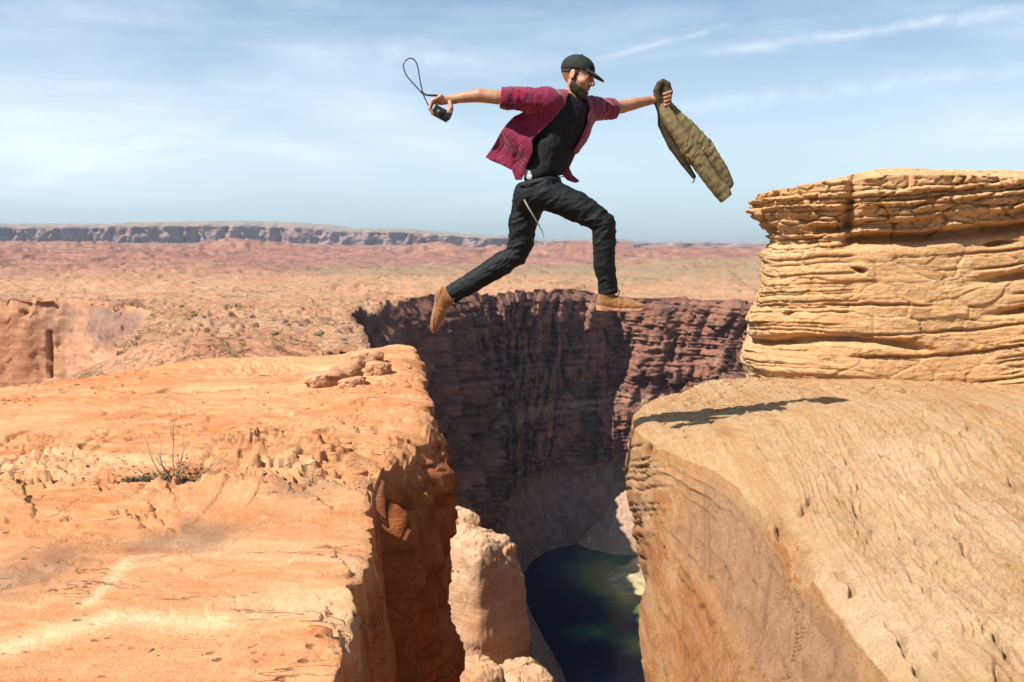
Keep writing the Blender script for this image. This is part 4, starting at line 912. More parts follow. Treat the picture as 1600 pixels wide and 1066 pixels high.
# small red and navy check woven along the cloth's own directions
m, g, b = new_mat('red_plaid'); uvw = g.attr('weave', 'Vector'); sp_ = g.node('ShaderNodeSeparateXYZ'); g.put(sp_.inputs[0], uvw)
def bars(s_, per):
    f = g.math('FRACT', g.math('DIVIDE', s_, per)); return g.rng(g.math('ABSOLUTE', g.math('SUBTRACT', f, .5)), .20, .30, 1.0, 0.0)
a_ = bars(sp_.outputs[0], .0125); b_ = bars(sp_.outputs[1], .0125)
c = g.mix(g.math('MULTIPLY', a_, .75), (.40, .010, .040), (.030, .005, .028)); c = g.mix(g.math('MULTIPLY', b_, .75), c, (.035, .006, .035))
g.put(b.inputs['Base Color'], c); b.inputs['Roughness'].default_value = .8; b.inputs['Specular IOR Level'].default_value = .2; b.inputs['Sheen Weight'].default_value = .25
g.put(b.inputs['Normal'], g.bump(g.noise(uvw, 60, 4, .6), .4, .003)); M_PLAID = m

def nrmz(v): v = np.asarray(v, float); return v/np.linalg.norm(v)
person = empty('person', pp(845, 300, 0)); tag(person, 'bearded man in red plaid shirt and black jeans leaping across the gap', 'person')
PO = np.array(person.location)
# joints
SH_R, EL_R, WR_R = pp(856, 158, -.13), pp(776, 152, -.15), pp(708, 155, -.12)
SH_L, EL_L, WR_L = pp(920, 170, .10), pp(972, 167, .29), pp(1023, 156, .40)
HIP_R, KN_R, AN_R = pp(852, 302, -.08), pp(943, 350, -.13), pp(951, 452, -.10)
HIP_L, KN_L, AN_L = pp(830, 306, .07), pp(814, 392, .10), pp(706, 460, .12)
HC = pp(902, 121, -.02); HS = .95
HF = nrmz((.86, -.40, -.26)); HU = np.array((.26, .03, 1.0)); HU = nrmz(HU-HF*(HU@HF)); HL = np.cross(HU, HF)
RH = np.stack([HF, HL, HU])
def hl(f, s, u): return HC+HS*(f*HF+s*HL+u*HU)
def s_head(p):
    q = ((p-HC)@RH.T.astype(np.float32))/HS
    E = lambda c, r: s_ell(q, c, r); K = lambda a, b, r, r2=None: s_cap(q, a, b, r, r2)
    d = E((-.012, 0, .036), (.096, .076, .090))
    d = smin(d, E((.030, 0, -.035), (.062, .060, .078)), .03)
    d = smin(d, K((.0, .045, -.055), (.062, .012, -.098), .020, .016), .03); d = smin(d, K((.0, -.045, -.055), (.062, -.012, -.098), .020, .016), .03)
    d = smin(d, E((.066, 0, -.098), (.022, .024, .018)), .02)
    d = smin(d, K((.078, -.032, .034), (.078, .032, .034), .014), .015)
    for s_ in (-1, 1):
        d = smax(d, -E((.096, s_*.031, .012), (.016, .017, .011)), .008)
        d = smin(d, E((.079, s_*.031, .012), (.0125, .0125, .0115)), .003)
        d = smin(d, E((.062, s_*.044, -.022), (.022, .020, .018)), .02)
        d = smin(d, E((-.004, s_*.076, -.004), (.017, .008, .031)), .004)
        d = smax(d, -E((.000, s_*.085, -.002), (.008, .006, .018)), .004)
    d = smin(d, K((.090, 0, .022), (.114, 0, -.020), .008, .012), .010)
    d = smin(d, K((.098, -.012, -.024), (.098, .012, -.024), .009), .008)
    d = smin(d, K((.088, -.017, -.051), (.088, .017, -.051), .0085), .006); d = smin(d, K((.084, -.015, -.071), (.084, .015, -.071), .009), .006)
    d = smax(d, -E((.098, 0, -.061), (.018, .020, .0065)), .003)
    return d*HS
def crease(x, y, z, sh=3.0, octv=3):
    return np.clip(.5+.5*fbm(x, y, z, octv, .5, ridged=True), 0, 1)**sh
def s_finger(p, pts, r0, r1):
    n_ = len(pts)-1; return s_chain(p, [(pts[i], r0+(r1-r0)*i/n_) for i in range(n_+1)], .003)
FR = []   # right hand: four fingers close over the camera, thumb below
for i in range(4):
    y_ = -.165+.021*i
    FR.append(([pp(686-1.0*i, 152+1.2*i, y_), pp(675-.3*i, 158+2.0*i, y_-.012), pp(671+.8*i, 169+1.4*i, y_-.018), pp(677+1.0*i, 178+.8*i, y_-.015)], .0095, .0075))
FR.append(([pp(703, 160, -.155), pp(704, 169, -.175), pp(701, 175, -.18)], .0125, .0105))
FL = []   # left hand: four fingers across the jacket's neck
for i in range(4):
    FL.append(([pp(1038, 143+6.2*i, .435), pp(1048.5-.8*i, 142.5+6.3*i, .415), pp(1048-.8*i, 143.5+6.3*i, .365), pp(1037.5+.6*i, 147+6.0*i, .350)], .0100, .0078))
FL.append(([pp(1030, 160, .40), pp(1031, 150, .455), pp(1040, 143, .46)], .0115, .009))
def s_body(p):
    d = s_chain(p, [(SH_R, .052), (pp(815, 155, -.14), .047), (EL_R, .0385), (pp(750, 149, -.14), .0395), (pp(725, 152, -.13), .031), (WR_R, .0255)], .02)
    d2 = s_chain(p, [(SH_L, .050), (pp(945, 169, .20), .044), (EL_L, .0385), (pp(990, 162, .33), .037), (pp(1010, 158, .37), .029), (WR_L, .0245)], .02)
    d = smin(d, d2, .01)
    for a_, c_, r_ in ((WR_R, pp(689, 157, -.135), .027), (WR_L, pp(1037, 153, .425), .027)): d = smin(d, s_cap(p, a_, c_, .024, r_), .015)
    d = smin(d, s_cap(p, pp(688, 151, -.160), pp(683, 160, -.105), .016), .012); d = smin(d, s_cap(p, pp(1040, 144, .44), pp(1040, 162, .43), .015), .012)
    for f_, r0, r1 in FR+FL: d = smin(d, s_finger(p, f_, r0, r1), .0035)
    # trunk, neck, legs under the clothes
    d = smin(d, s_cap(p, pp(896, 143, -.01), pp(889, 168, 0), .050, .060), .025)
    d = smin(d, s_cap(p, SH_R, SH_L, .045, .045), .03)
    d = smin(d, s_chain(p, [(pp(888, 175, 0), .085), (pp(876, 205, 0), .088), (pp(858, 250, 0), .082), (pp(844, 285, 0), .088)], .04), .04)
    d = smin(d, s_chain(p, [(HIP_R, .068), (KN_R, .045), (AN_R, .036)], .02), .03); d = smin(d, s_chain(p, [(HIP_L, .068), (KN_L, .045), (AN_L, .036)], .02), .03)
    d = smin(d, s_head(p), .012)
    return d
def a_body(V):
    V = V.astype(np.float32); q = ((V-HC)@RH.T.astype(np.float32))/HS
    lip = sstep(.010, .004, np.abs(q[:, 2]+.061)-.008)*sstep(.026, .018, np.abs(q[:, 1]))*(q[:, 0] > .080)
    eye = sum((s_ell(q, (.080, s_*.031, .012), (.0135, .011, .0055)) < .0015).astype(float) for s_ in (-1, 1))
    brow = sum((s_cap(q, (.092, s_*.016, .029), (.080, s_*.047, .031), .006) < .003).astype(float) for s_ in (-1, 1))
    ah = np.clip(sstep(.05, .02, s_cap(V, EL_R, WR_R, .03))+sstep(.05, .02, s_cap(V, EL_L, WR_L, .03)), 0, 1)*((V[:, 0] < pp(712, 0)[0]) == 0)*(V[:, 0] < pp(1018, 0, .4)[0])*.6
    stb = np.clip(sstep(.035, -.005, q[:, 0])*sstep(-.045, .0, q[:, 2])*sstep(-.075, -.02, q[:, 2])*.80*(np.abs(q[:, 1]) < .082)*(q[:, 2] > -.06)+.55*sstep(-.010, -.035, q[:, 2]+.30*q[:, 0])*sstep(-.16, -.11, q[:, 2])*(q[:, 0] > 0), 0, .85)
    stb = stb*(s_ell(q, (-.004, .078, -.004), (.02, .02, .034)) > 0)*(s_ell(q, (-.004, -.078, -.004), (.02, .02, .034)) > 0)
    return {'stubble': stb, 'lip': lip, 'eye': np.clip(eye, 0, 1), 'brow': np.clip(brow, 0, 1), 'armhair': ah}
def bb(pts, pad=.12):
    A = np.array(pts); return A.min(0)-pad, A.max(0)+pad
def child(name, fn, pts, h, mat, attrs=None, pad=.12, parent=person):
    lo, hi = bb(pts, pad); o = solid(name, fn, lo, hi, h, mat, None, attrs, origin=PO); o.parent = parent; return o
child('body', s_body, [WR_R, WR_L, HC, AN_R, AN_L, pp(670, 165, -.15), pp(1052, 150, .45)], .0042, M_SKIN, a_body, pad=.13)

# cap
def s_cap_hat(p):
    q = ((p-HC)@RH.T.astype(np.float32))/HS
    f, s_, u = P3(q)
    dome = s_ell(q, (-.012, 0, .050), (.108, .088, .086)); d = smax(dome, -(u-.036+.20*(f-.03)*(f < .03)*-1*.6), .004)
    d = smax(d, -s_ell(q, (-.012, 0, .050), (.101, .081, .079)), .003)
    vz = .052-2.9*s_**2-.30*(f-.08)-1.4*np.maximum(f-.08, 0)**2
    rad = np.hypot((f-.055)/.118, s_/.078)
    vis = smax(np.maximum(np.abs(u-vz)-.0048, (rad-1)*.07), -(f-.070), .004)
    d = smin(d, vis, .006)
    band = np.abs(s_ell(q, (-.012, 0, .046), (.109, .089, .087)))-.002
    d = smin(d, s_cap(q, (-.012, 0, .137), (-.012, 0, .140), .006), .003)
    return d*HS
cap_o = child('cap', s_cap_hat, [HC], .0034, M_CAP, pad=.21)
# front patch on the cap is worn darker stitching in the photograph: a small raised oval
cap_o['label'] = 'faded black baseball cap'
def s_beard(p):
    q = ((p-HC)@RH.T.astype(np.float32))/HS; f, s_, u = P3(q)
    d = s_head(p)/HS-.0042-.002*gnoise(q[:, 0]*120, q[:, 1]*120, q[:, 2]*120)
    jaw = np.maximum(u+.030+.38*f, -(f+.012))
    side = s_box(q, (.016, 0, -.005), (.009, .2, .040))
    reg = smin(jaw+.006, side, .01)
    mous = s_box(q, (.095, 0, -.041), (.03, .028, .005)); reg = np.minimum(reg, mous)
    reg = smax(reg, -s_ell(q, (.10, 0, -.061), (.04, .020, .012)), .003)
    reg = np.maximum(reg, -(u+.125))+.005*gnoise(q[:, 0]*70, q[:, 1]*70, q[:, 2]*70)+.001
    return smax(d, reg, .004)*HS
child('beard', s_beard, [HC], .0034, M_HAIR, pad=.16)
def s_hair(p):
    q = ((p-HC)@RH.T.astype(np.float32))/HS; f, s_, u = P3(q)
    d = s_head(p)/HS-.004-.0015*gnoise(q[:, 0]*150, q[:, 1]*150, q[:, 2]*150)
    ear = -np.minimum(s_ell(q, (-.004, .078, -.004), (.026, .03, .038)), s_ell(q, (-.004, -.078, -.004), (.026, .03, .038)))
    reg = np.maximum(np.maximum(f-.030, -(u-.004))-0, u-.055)
    reg = np.maximum(reg, -(u-.004)+0*f)
    return smax(smax(d, reg, .003), ear, .003)*HS
child('hair', s_hair, [HC], .0034, M_HAIR, pad=.16)

# black T-shirt
FCH = nrmz((.68, -.73, 0)); LCH = nrmz((.73, .68, 0)); 
def tors(p, off=0.0):
    ax = nrmz(pp(893, 165, 0)-pp(850, 275, 0)); l_ = nrmz(LCH-ax*(LCH@ax)); f_ = np.cross(l_, ax); R_ = np.stack([l_, f_, ax])
    l2 = nrmz(nrmz((.35, .94, 0))-ax*(nrmz((.35, .94, 0))@ax)); R2 = np.stack([l2, np.cross(l2, ax), ax])
    d = s_ell(p, pp(884, 192, 0), (.165+off, .108+off, .155+off), R_)
    d = smin(d, s_ell(p, pp(866, 232, 0), (.138+off, .102+off, .17+off), (R_+R2)/2), .05)
    d = smin(d, s_ell(p, pp(849, 272, .0), (.132+off, .105+off, .12+off), R2), .05)
    d = smin(d, s_cap(p, SH_R, SH_L, .050+off, .050+off), .05)
    return d
def s_tee(p):
    x, y, z = P3(p)
    d = tors(p)
    w_ = crease(x*11+z*7, y*9, z*9-x*7, 3.0)
    d = d-.011*w_
    a_, b_ = pp(818, 284), pp(882, 272); cut = -((z-a_[2])-(b_[2]-a_[2])/(b_[0]-a_[0])*(x-a_[0]))-.0
    d = smax(d, cut, .008)
    d = smax(d, s_cap(p, pp(896, 143, -.01), pp(889, 166, 0), .054, .060)*-1, .006)
    return d
child('t_shirt', s_tee, [SH_R, SH_L, pp(850, 285)], .0052, M_TEE, pad=.17)
def s_under(p):
    x, y, z = P3(p); d = tors(p, .006)-.003*gnoise(x*40, y*40, z*40)
    q = s_ell(p, pp(823, 271, -.12), (.024, .11, .045), np.array([[.8, 0, .6], [0, 1, 0], [-.6, 0, .8]])); return smax(np.abs(d)-.0045, q, .004)
o = child('undershirt', s_under, [pp(823, 272, -.1)], .0045, M_WHITE, pad=.15); o['label'] = 'white undershirt hem showing at the waist'

# open red plaid shirt
def pz(l): return [tuple(pp(u, v, 0)[[0, 2]]) for u, v in l]
PAN = pz([(838, 168), (815, 179), (803, 185), (792, 197), (781, 212), (769, 232), (759, 247), (768, 253), (785, 260), (800, 268), (805, 283), (815, 283), (822, 264), (832, 242), (831, 222), (842, 212), (862, 192), (882, 168), (872, 152), (850, 150)])
PAN2 = pz([(838, 172), (812, 184), (796, 199), (780, 222), (768, 243), (782, 256), (798, 264), (806, 276), (822, 262), (840, 220)])
FLAP = pz([(920, 172), (934, 184), (917, 214), (900, 240), (890, 262), (895, 273), (907, 283), (899, 286), (886, 282), (876, 272), (873, 258), (888, 238), (902, 214), (912, 190)])
LB = [(pp(0, v)[2], pp(u, v)[0]) for u, v in ((290, 0),)] if False else None
zs_ = [pp(0, v)[2] for v in (290, 264, 242, 222, 212, 192, 168, 150, 130)]
xl_ = [pp(u, 0)[0] for u in (812, 822, 832, 831, 842, 862, 882, 888, 890)]
xr_ = [pp(u, 0)[0] for u in (872, 882, 893, 905, 910, 918, 922, 912, 905)]
def s_shirt(p):
    x, y, z = P3(p)
    fold = crease(x*9-z*7, y*7, z*5+x*5, 3.0)*1.6-.4
    sh = np.abs(tors(p, .014)-.004*fold)-.0065
    xl__ = np.interp(z, zs_, xl_); xr__ = np.interp(z, zs_, xr_)
    ymid = pp(870, 200)[1]-.02
    op = np.maximum(np.maximum(xl__-x, x-xr__), y-ymid)
    sh = smax(sh, -op, .006)
    sh = smax(sh, -(z-pp(0, 232)[2]-.35*(x-pp(850, 0)[0])*-1*.4), .01)
    sh = smax(sh, s_cap(p, pp(896, 140, -.01), pp(888, 172, 0), .062, .066)*-1, .006)
    # blown-back near panel, its far twin, and the flap on the other side
    dx = (pp(862, 0)[0]-x)/.38
    ys = DP-.150+.035*dx+.07*np.clip(dx, 0, 1)**2+.032*np.sin((x*.8+z*.55)*30+1.5*gnoise(x*5, 0*x, z*5))*sstep(0.0, .5, dx)*1.0+.010*fold
    pan = smax(s_poly(x, z, PAN), np.abs(y-ys)-.0065, .005)
    ys2 = DP+.035-.05*dx+.018*np.sin((x*.6+z*.7)*30+1)+.008*fold
    pan2 = smax(s_poly(x, z, PAN2), np.abs(y-ys2)-.006, .005)
    edge_ = s_chain(p, [(pp(802, 188, -.04), .008), (pp(780, 216, -.03), .008), (pp(763, 246, -.02), .008)], .01)
    d = smin(sh, pan, .008); d = np.minimum(d, pan2)
    ys3 = DP-.015+.10*(x-pp(880, 0)[0])/.2+.012*np.sin(z*42+x*18)
    d = np.minimum(d, smax(s_poly(x, z, FLAP), np.abs(y-ys3)-.0065, .005))
    # sleeves rolled to the elbow
    wr = .013*crease(x*17, y*14, z*10+x*6, 2.6)
    sl = s_chain(p, [(SH_R, .072), (pp(828, 156, -.138), .063), (pp(792, 153, -.148), .055)], .02)-wr
    sl = smax(sl, (pp(784, 0)[0]-x), .004); sl = smax(sl, -s_cap(p, pp(802, 154, -.15), pp(770, 152, -.15), .044), .004)
    cf = s_cap(p, pp(801, 154.5, -.147), pp(789, 154, -.150), .0565, .0595)-.6*wr; cf = smax(cf, np.maximum(pp(783, 0)[0]-x+.12*(z-pp(0, 153)[2]), x-pp(803, 0)[0]), .003)
    cf = smax(cf, -s_cap(p, pp(802, 154, -.15), pp(770, 152, -.15), .044), .004)
    d = smin(d, smin(sl, cf, .004), .022)
    aL = nrmz(EL_L-SH_L); tl = (p-SH_L)@aL.astype(np.float32)
    sl = s_chain(p, [(SH_L, .066), (pp(942, 170, .19), .058), (pp(962, 170, .26), .054)], .02)-wr
    end = float((pp(957, 169, .245)-SH_L)@aL); sl = smax(sl, tl-end, .004)
    cf = s_cap(p, pp(940, 170, .19), pp(962, 170, .26), .058, .060)-.6*wr; cf = smax(cf, np.abs(tl-end+.02)-.024, .003)
    hole_ = -s_cap(p, pp(950, 169, .225), pp(985, 168, .32), .044); sl = smax(sl, hole_, .004); cf = smax(cf, hole_, .004)
    d = smin(d, smin(sl, cf, .004), .02)
    # collar
    co = s_chain(p, [(pp(905, 147, .035), .010), (pp(884, 143, .02), .014), (pp(877, 150, -.045), .015), (pp(879, 161, -.095), .012)], .01)
    co = np.minimum(co, s_chain(p, [(pp(912, 152, .02), .010), (pp(917, 159, -.01), .012)], .01))
    return smin(d, co, .008)
def a_shirt(V):
    x, y, z = V[:, 0], V[:, 1], V[:, 2]
    th = math.radians(32); a_ = x*math.cos(th)+z*math.sin(th)+.4*(y-DP); b_ = -x*math.sin(th)+z*math.cos(th)+.3*(y-DP)
    slv = (x < pp(830, 0)[0]) & (z > pp(0, 181)[2]) | (x > pp(932, 0)[0])
    a_ = np.where(slv, x+.2*y, a_); b_ = np.where(slv, z*.9+.6*y, b_)
    return {'weave': np.stack([a_, b_, 0*a_], -1)}
child('plaid_shirt', s_shirt, [pp(758, 200, -.1), pp(962, 200, .28), pp(850, 128, -.15), pp(800, 290, .1)], .0042, M_PLAID, a_shirt, pad=.09)

# jeans
def s_jeans(p):
    x, y, z = P3(p)
    d = s_ell(p, pp(845, 290, 0), (.118, .142, .125)); d = smin(d, s_ell(p, pp(829, 306, .0), (.098, .135, .095)), .04)
    r = s_chain(p, [(HIP_R, .090), (pp(900, 322, -.11), .083), (pp(930, 340, -.13), .066), (KN_R, .062), (pp(944, 380, -.13), .061), (pp(944, 412, -.12), .059), (pp(949, 440, -.105), .050), (pp(951, 462, -.10), .053)], .03)
    l = s_chain(p, [(HIP_L, .092), (pp(817, 350, .085), .080), (pp(814, 378, .095), .069), (pp(806, 398, .10), .061), (pp(770, 421, .11), .063), (pp(740, 440, .115), .058), (pp(712, 456, .12), .052), (pp(702, 462, .12), .052)], .03)
    kn = sstep(.22, .05, s_cap(p, KN_R, pp(930, 345, -.13), .02))+sstep(.2, .05, s_cap(p, KN_L, pp(790, 408, .1), .02))
    an = sstep(.16, .04, s_cap(p, pp(948, 430, -.1), AN_R, .02))+sstep(.15, .04, s_cap(p, pp(725, 448, .12), AN_L, .02))
    hp = sstep(.2, .05, s_cap(p, pp(812, 320, .0), pp(850, 310, -.1), .03))
    wr = crease(x*6+z*6, y*7, z*17-x*9, 3.5)*1.6; w2 = crease(x*16+z*14, y*14, z*26-x*18, 3.0)
    d = smin(d, r, .035); d = smin(d, l, .035)
    d = d-(.002+.008*kn+.006*hp)*wr-.008*an*w2
    a_, b_ = pp(808, 287), pp(880, 273); d = smax(d, (z-a_[2])-(b_[2]-a_[2])/(b_[0]-a_[0])*(x-a_[0]), .006)
    ra = nrmz(AN_R-KN_R); e = float((pp(951, 459, -.10)-KN_R)@ra); d = smax(d, np.where(x > pp(880, 0)[0], (p-KN_R)@ra.astype(np.float32)-e, -1), .004)
    la = nrmz(AN_L-pp(770, 421, .11)); e = float((pp(703, 460, .12)-KN_L)@la); d = smax(d, np.where(x < pp(790, 0)[0], (p-KN_L)@la.astype(np.float32)-e, -1), .004)
    return d
jeans = child('jeans', s_jeans, [HIP_R, AN_R, AN_L, pp(850, 270)], .005, M_JEANS, pad=.15)
# belt loops, button, stitched seam, hanging cord
bp = spline([pp(812, 291, -.10), pp(824, 288, -.142), pp(845, 283, -.152), pp(866, 279, -.135), pp(880, 276, -.09)], 30)
V, Q_ = tube_mesh(bp-PO, .0075, 8, .4, (0, 0, 1)); mesh_from('waistband', V, Q_, M_JEANS, jeans)
V, Q_ = tube_mesh(np.array([pp(864, 284, -.148), pp(864, 284, -.156)])-PO, .007, 12); mesh_from('button', V, Q_, plain('brass', (.45, .30, .14), .35, .6), jeans)
cd = spline([pp(819, 312, -.17), pp(826, 325, -.19), pp(834, 338, -.19), pp(842, 352, -.18), pp(848, 364, -.17), pp(850, 374, -.17)], 40)
V, Q_ = tube_mesh(cd-PO, np.linspace(.006, .0022, 40), 8, .6); o = mesh_from('key_cord', V, Q_, plain('grey_cord', (.22, .22, .21), .6, .3), person); o['label'] = 'grey cord swinging from the hip'

# shoes
def shoe(base, A, U, name_lbl):
    A = nrmz(A); U = nrmz(np.asarray(U)-A*(np.asarray(U)@A)); Sd = np.cross(U, A); R_ = np.stack([A, Sd, U]).astype(np.float32)
    base = np.asarray(base, np.float32)
    def up_(p):
        q = (p-base)@R_.T; x, y, z = P3(q)
        d = s_ell(q, (.050, 0, .050), (.052, .037, .052)); d = smin(d, s_cap(q, (.055, 0, .06), (.052, 0, .108), .041, .044), .02)
        d = smin(d, s_ell(q, (.130, 0, .040), (.085, .043, .044)), .03); d = smin(d, s_ell(q, (.205, 0, .032), (.075, .046, .030)), .03)
        d = smax(d, -(z-.018), .004); d = smax(d, z-.118+.25*(x-.05), .004); d = smax(d, -s_cap(q, (.052, 0, .10), (.050, 0, .16), .034), .004)
        d = d-.0035*np.exp(-((x-.155+1.2*y*y*8)/.006)**2)*(z < .075)-.002*gnoise(x*40, y*40, z*40)
        return d
    def so_(p):
        q = (p-base)@R_.T; x, y, z = P3(q)
        wdt = np.interp(x, [0, .03, .10, .2, .27, .30], [.030, .040, .036, .050, .040, .02])
        r = np.hypot(np.maximum(np.abs(x-.145)-.105, 0), y/wdt*.042)-.042
        hz = .011+.004*(x < .07)+.0006*np.sin(x*300)
        bend = np.maximum(x-.2, 0)**2*1.6
        return smax(r, np.abs(z-bend-.010)-hz, .004)
    ctr = base+R_.T@np.array([.14, 0, .05], np.float32)
    u_ = child('shoe', up_, [ctr], .0036, M_SUEDE, pad=.20); u_['label'] = name_lbl
    s_ = child('sole', so_, [ctr], .0036, M_CREPE, pad=.20, parent=u_)
    W = lambda x, y, z: base+R_.T@np.array([x, y, z])-PO
    prt = []
    for k in range(4):
        x0 = .088+.017*k; z0 = .098-.011*k
        prt.append(tube_mesh(spline([W(x0, -.030, z0-.020), W(x0+.004, -.012, z0-.001), W(x0+.006, .012, z0-.001), W(x0+.002, .030, z0-.020)], 10), .0030, 6))
    for s in (-1, 1): prt.append(tube_mesh(spline([W(.088, 0, .100), W(.105, s*.02, .122), W(.128, s*.032, .112), W(.118, s*.04, .088)], 12), .0030, 6))
    V, Q_ = join(prt); mesh_from('laces', V, Q_, plain('brown_lace', (.05, .028, .016), .8, .2), u_)
shoe(pp(932, 484, -.10), (1, -.12, -.055), (.055, 0, 1), 'tan suede shoe on the forward foot')
shoe(pp(685, 446, .12), (-.20, .05, -.98), (.97, -.05, -.20), 'tan suede shoe trailing behind, toe pointing down')

# compact camera in the back hand, with its wrist strap
cc = pp(689, 177, -.17)
cam_o = empty('compact_camera', cc); tag(cam_o, 'small black camera with looping neck strap held in the trailing hand', 'camera')
Rc = np.array([[.88, 0, -.47], [0, 1, 0], [.47, 0, .88]])
def camchild(name, fn, mat, h=.003, pad=.09, parent=cam_o):
    o = solid(name, fn, cc-pad, cc+pad, h, mat, None, None, origin=cc); o.parent = parent; return o
camchild('camera_body', lambda p: smin(s_box(p, cc+np.array([0, .012, 0]), (.050, .017, .031), Rc, .006), s_box(p, cc+np.array([-.012, .012, .03]), (.018, .012, .008), Rc, .004), .004), M_BLACK)
lens = camchild('lens', lambda p: s_chain(p, [(cc+np.array([-.006, -.002, 0]), .021), (cc+np.array([-.006, -.022, 0]), .021)], .002), plain('lens_black', (.02, .018, .018), .4, .5))
V, Q_ = tube_mesh(np.array([cc+np.array([-.006, -.043, 0]), cc+np.array([-.006, -.046, 0])])-cc, .015, 20); mesh_from('lens_glass', V, Q_, plain('glass_dark', (.05, .035, .03), .1, .7), lens)
st = spline([pp(697, 157, -.13), pp(684, 150, -.165), pp(672, 149, -.17), pp(661, 146, -.16), pp(648, 133, -.15), pp(634, 116, -.14), pp(630.5, 101, -.13), pp(636, 93, -.12), pp(645, 92, -.11), pp(652, 102, -.11), pp(656, 124, -.12), pp(661, 146, -.135), pp(667, 160, -.15), pp(674, 172, -.16)], 110)
rr_ = np.where(np.arange(110) < 28, .0062, .0034); V, Q_ = tube_mesh(st-cc, rr_, 8, .45); mesh_from('strap', V, Q_, M_BLACK, cam_o)
V, Q_ = tube_mesh(spline([pp(706, 163, -.16), pp(707, 172, -.17), pp(702, 186, -.165), pp(694, 189, -.16)], 16)-cc, .004, 8, .5); mesh_from('strap_end', V, Q_, M_BLACK, cam_o)

# jacket swinging from the forward hand
JO = pp(1040, 165, .40); jk = empty('jacket', JO); tag(jk, 'olive canvas jacket bunched and hanging from the leading hand', 'jacket')
def jchild(name, fn, pts, mat, h=.0044, pad=.1, parent=jk):
    lo, hi = bb(pts, pad); o = solid(name, fn, lo, hi, h, mat, None, None, origin=JO); o.parent = parent; return o
def crumple(p):
    x, y, z = P3(p); s1 = (x*.57-z*.82); s2 = x*.82+z*.57
    w_ = .35+.65*np.exp(-((s1-float(pp(1082, 238, .4)[0]*.57-pp(1082, 238, .4)[2]*.82))/.10)**2)
    return .011*w_*crease(s1*16+s2*13, y*10, s2*9-s1*6, 2.6, 3)
def fold_(p, k=1.0, a=.5):
    x, y, z = P3(p); s1 = (x*.62-z*.78); s2 = x*.78+z*.62
    return 1.1*crease(s2*17*k+1.0*s1, y*13, s1*2.6*k, 2.6, 3)+.10*crease(s2*22+9*s1, y*20, s1*22, 3.0, 3)-.35
def dense(l, n=15):
    q = spline([np.append(a, r) for a, r in l], n); return [(v[:3], float(v[3])) for v in q]
def s_slv(p):
    d = s_chain(p, dense([(pp(1037, 168, .385), .024), (pp(1047, 188, .375), .038), (pp(1066, 216, .37), .044), (pp(1088, 247, .37), .045), (pp(1109, 277, .37), .043), (pp(1131, 304, .37), .038)]), .02)
    d = d-.013*fold_(p)-crumple(p)
    q = (p-pp(1131, 304, .37))@nrmz(pp(1131, 304, .37)-pp(1109, 277, .37)).astype(np.float32)
    d = smax(d, q-.028, .004); return smax(d, -s_cap(p, pp(1128, 301, .37), pp(1142, 318, .37), .029), .004)
slv = jchild('sleeve', s_slv, [pp(1030, 160, .37), pp(1138, 316, .37)], M_OLIVE)
def s_cuff(p):
    a_ = nrmz(pp(1131, 304, .37)-pp(1109, 277, .37)); q = (p-pp(1131, 304, .37))@a_.astype(np.float32)
    d = s_cap(p, pp(1122, 294, .37), pp(1136, 311, .37), .043)-.004*fold_(p, 2); d = smax(d, np.abs(q-.012)-.018, .004); return smax(d, -s_cap(p, pp(1115, 285, .37), pp(1150, 328, .37), .030), .004)
jchild('cuff', s_cuff, [pp(1131, 304, .37)], M_OLIVE, parent=slv)
def s_back(p):
    d = s_chain(p, dense([(pp(1044, 168, .43), .024), (pp(1060, 190, .44), .046), (pp(1084, 218, .45), .056), (pp(1106, 244, .45), .056), (pp(1124, 268, .45), .050), (pp(1136, 288, .44), .032)]), .03)
    x, y, z = P3(p); return d-.018*fold_(p, .8)-1.5*crumple(p)-.001*gnoise(x*40, y*40, z*40)
jchild('jacket_body', s_back, [pp(1030, 160, .44), pp(1140, 295, .45)], M_OLIVE)
def s_lin(p):
    d = s_chain(p, [(pp(1031, 165, .41), .018), (pp(1035, 195, .42), .024), (pp(1050, 226, .43), .026), (pp(1068, 254, .43), .022), (pp(1084, 276, .43), .012)], .02)
    d = np.minimum(d, s_chain(p, [(pp(1062, 200, .385), .016), (pp(1088, 232, .385), .020), (pp(1112, 262, .39), .018), (pp(1128, 284, .39), .010)], .02))
    return d-.007*fold_(p, 1.3)
o = jchild('lining', s_lin, [pp(1030, 160, .42), pp(1130, 290, .44)], M_LINING); o['label'] = 'dark brown lining folded to the outside'
def s_col(p):
    d = s_chain(p, [(pp(1033, 172, .40), .026), (pp(1027, 156, .39), .021), (pp(1026, 143, .39), .018), (pp(1030, 132, .395), .016), (pp(1036, 127.5, .40), .014), (pp(1043, 132, .40), .017), (pp(1045, 144, .405), .020), (pp(1042, 160, .405), .022), (pp(1040, 172, .40), .026)], .014)
    d = smin(d, s_cap(p, pp(1034, 140, .41), pp(1036, 168, .40), .020), .02)
    return d-.008*fold_(p, 1.6)
jchild('collar', s_col, [pp(1036, 148, .4)], M_LINING, pad=.16)
V, Q_ = tube_mesh(spline([pp(1084, 276, .42), pp(1085, 281, .42), pp(1082, 286, .42)], 8)-JO, .004, 8); mesh_from('zip_pull', V, Q_, M_BLACK, jk)

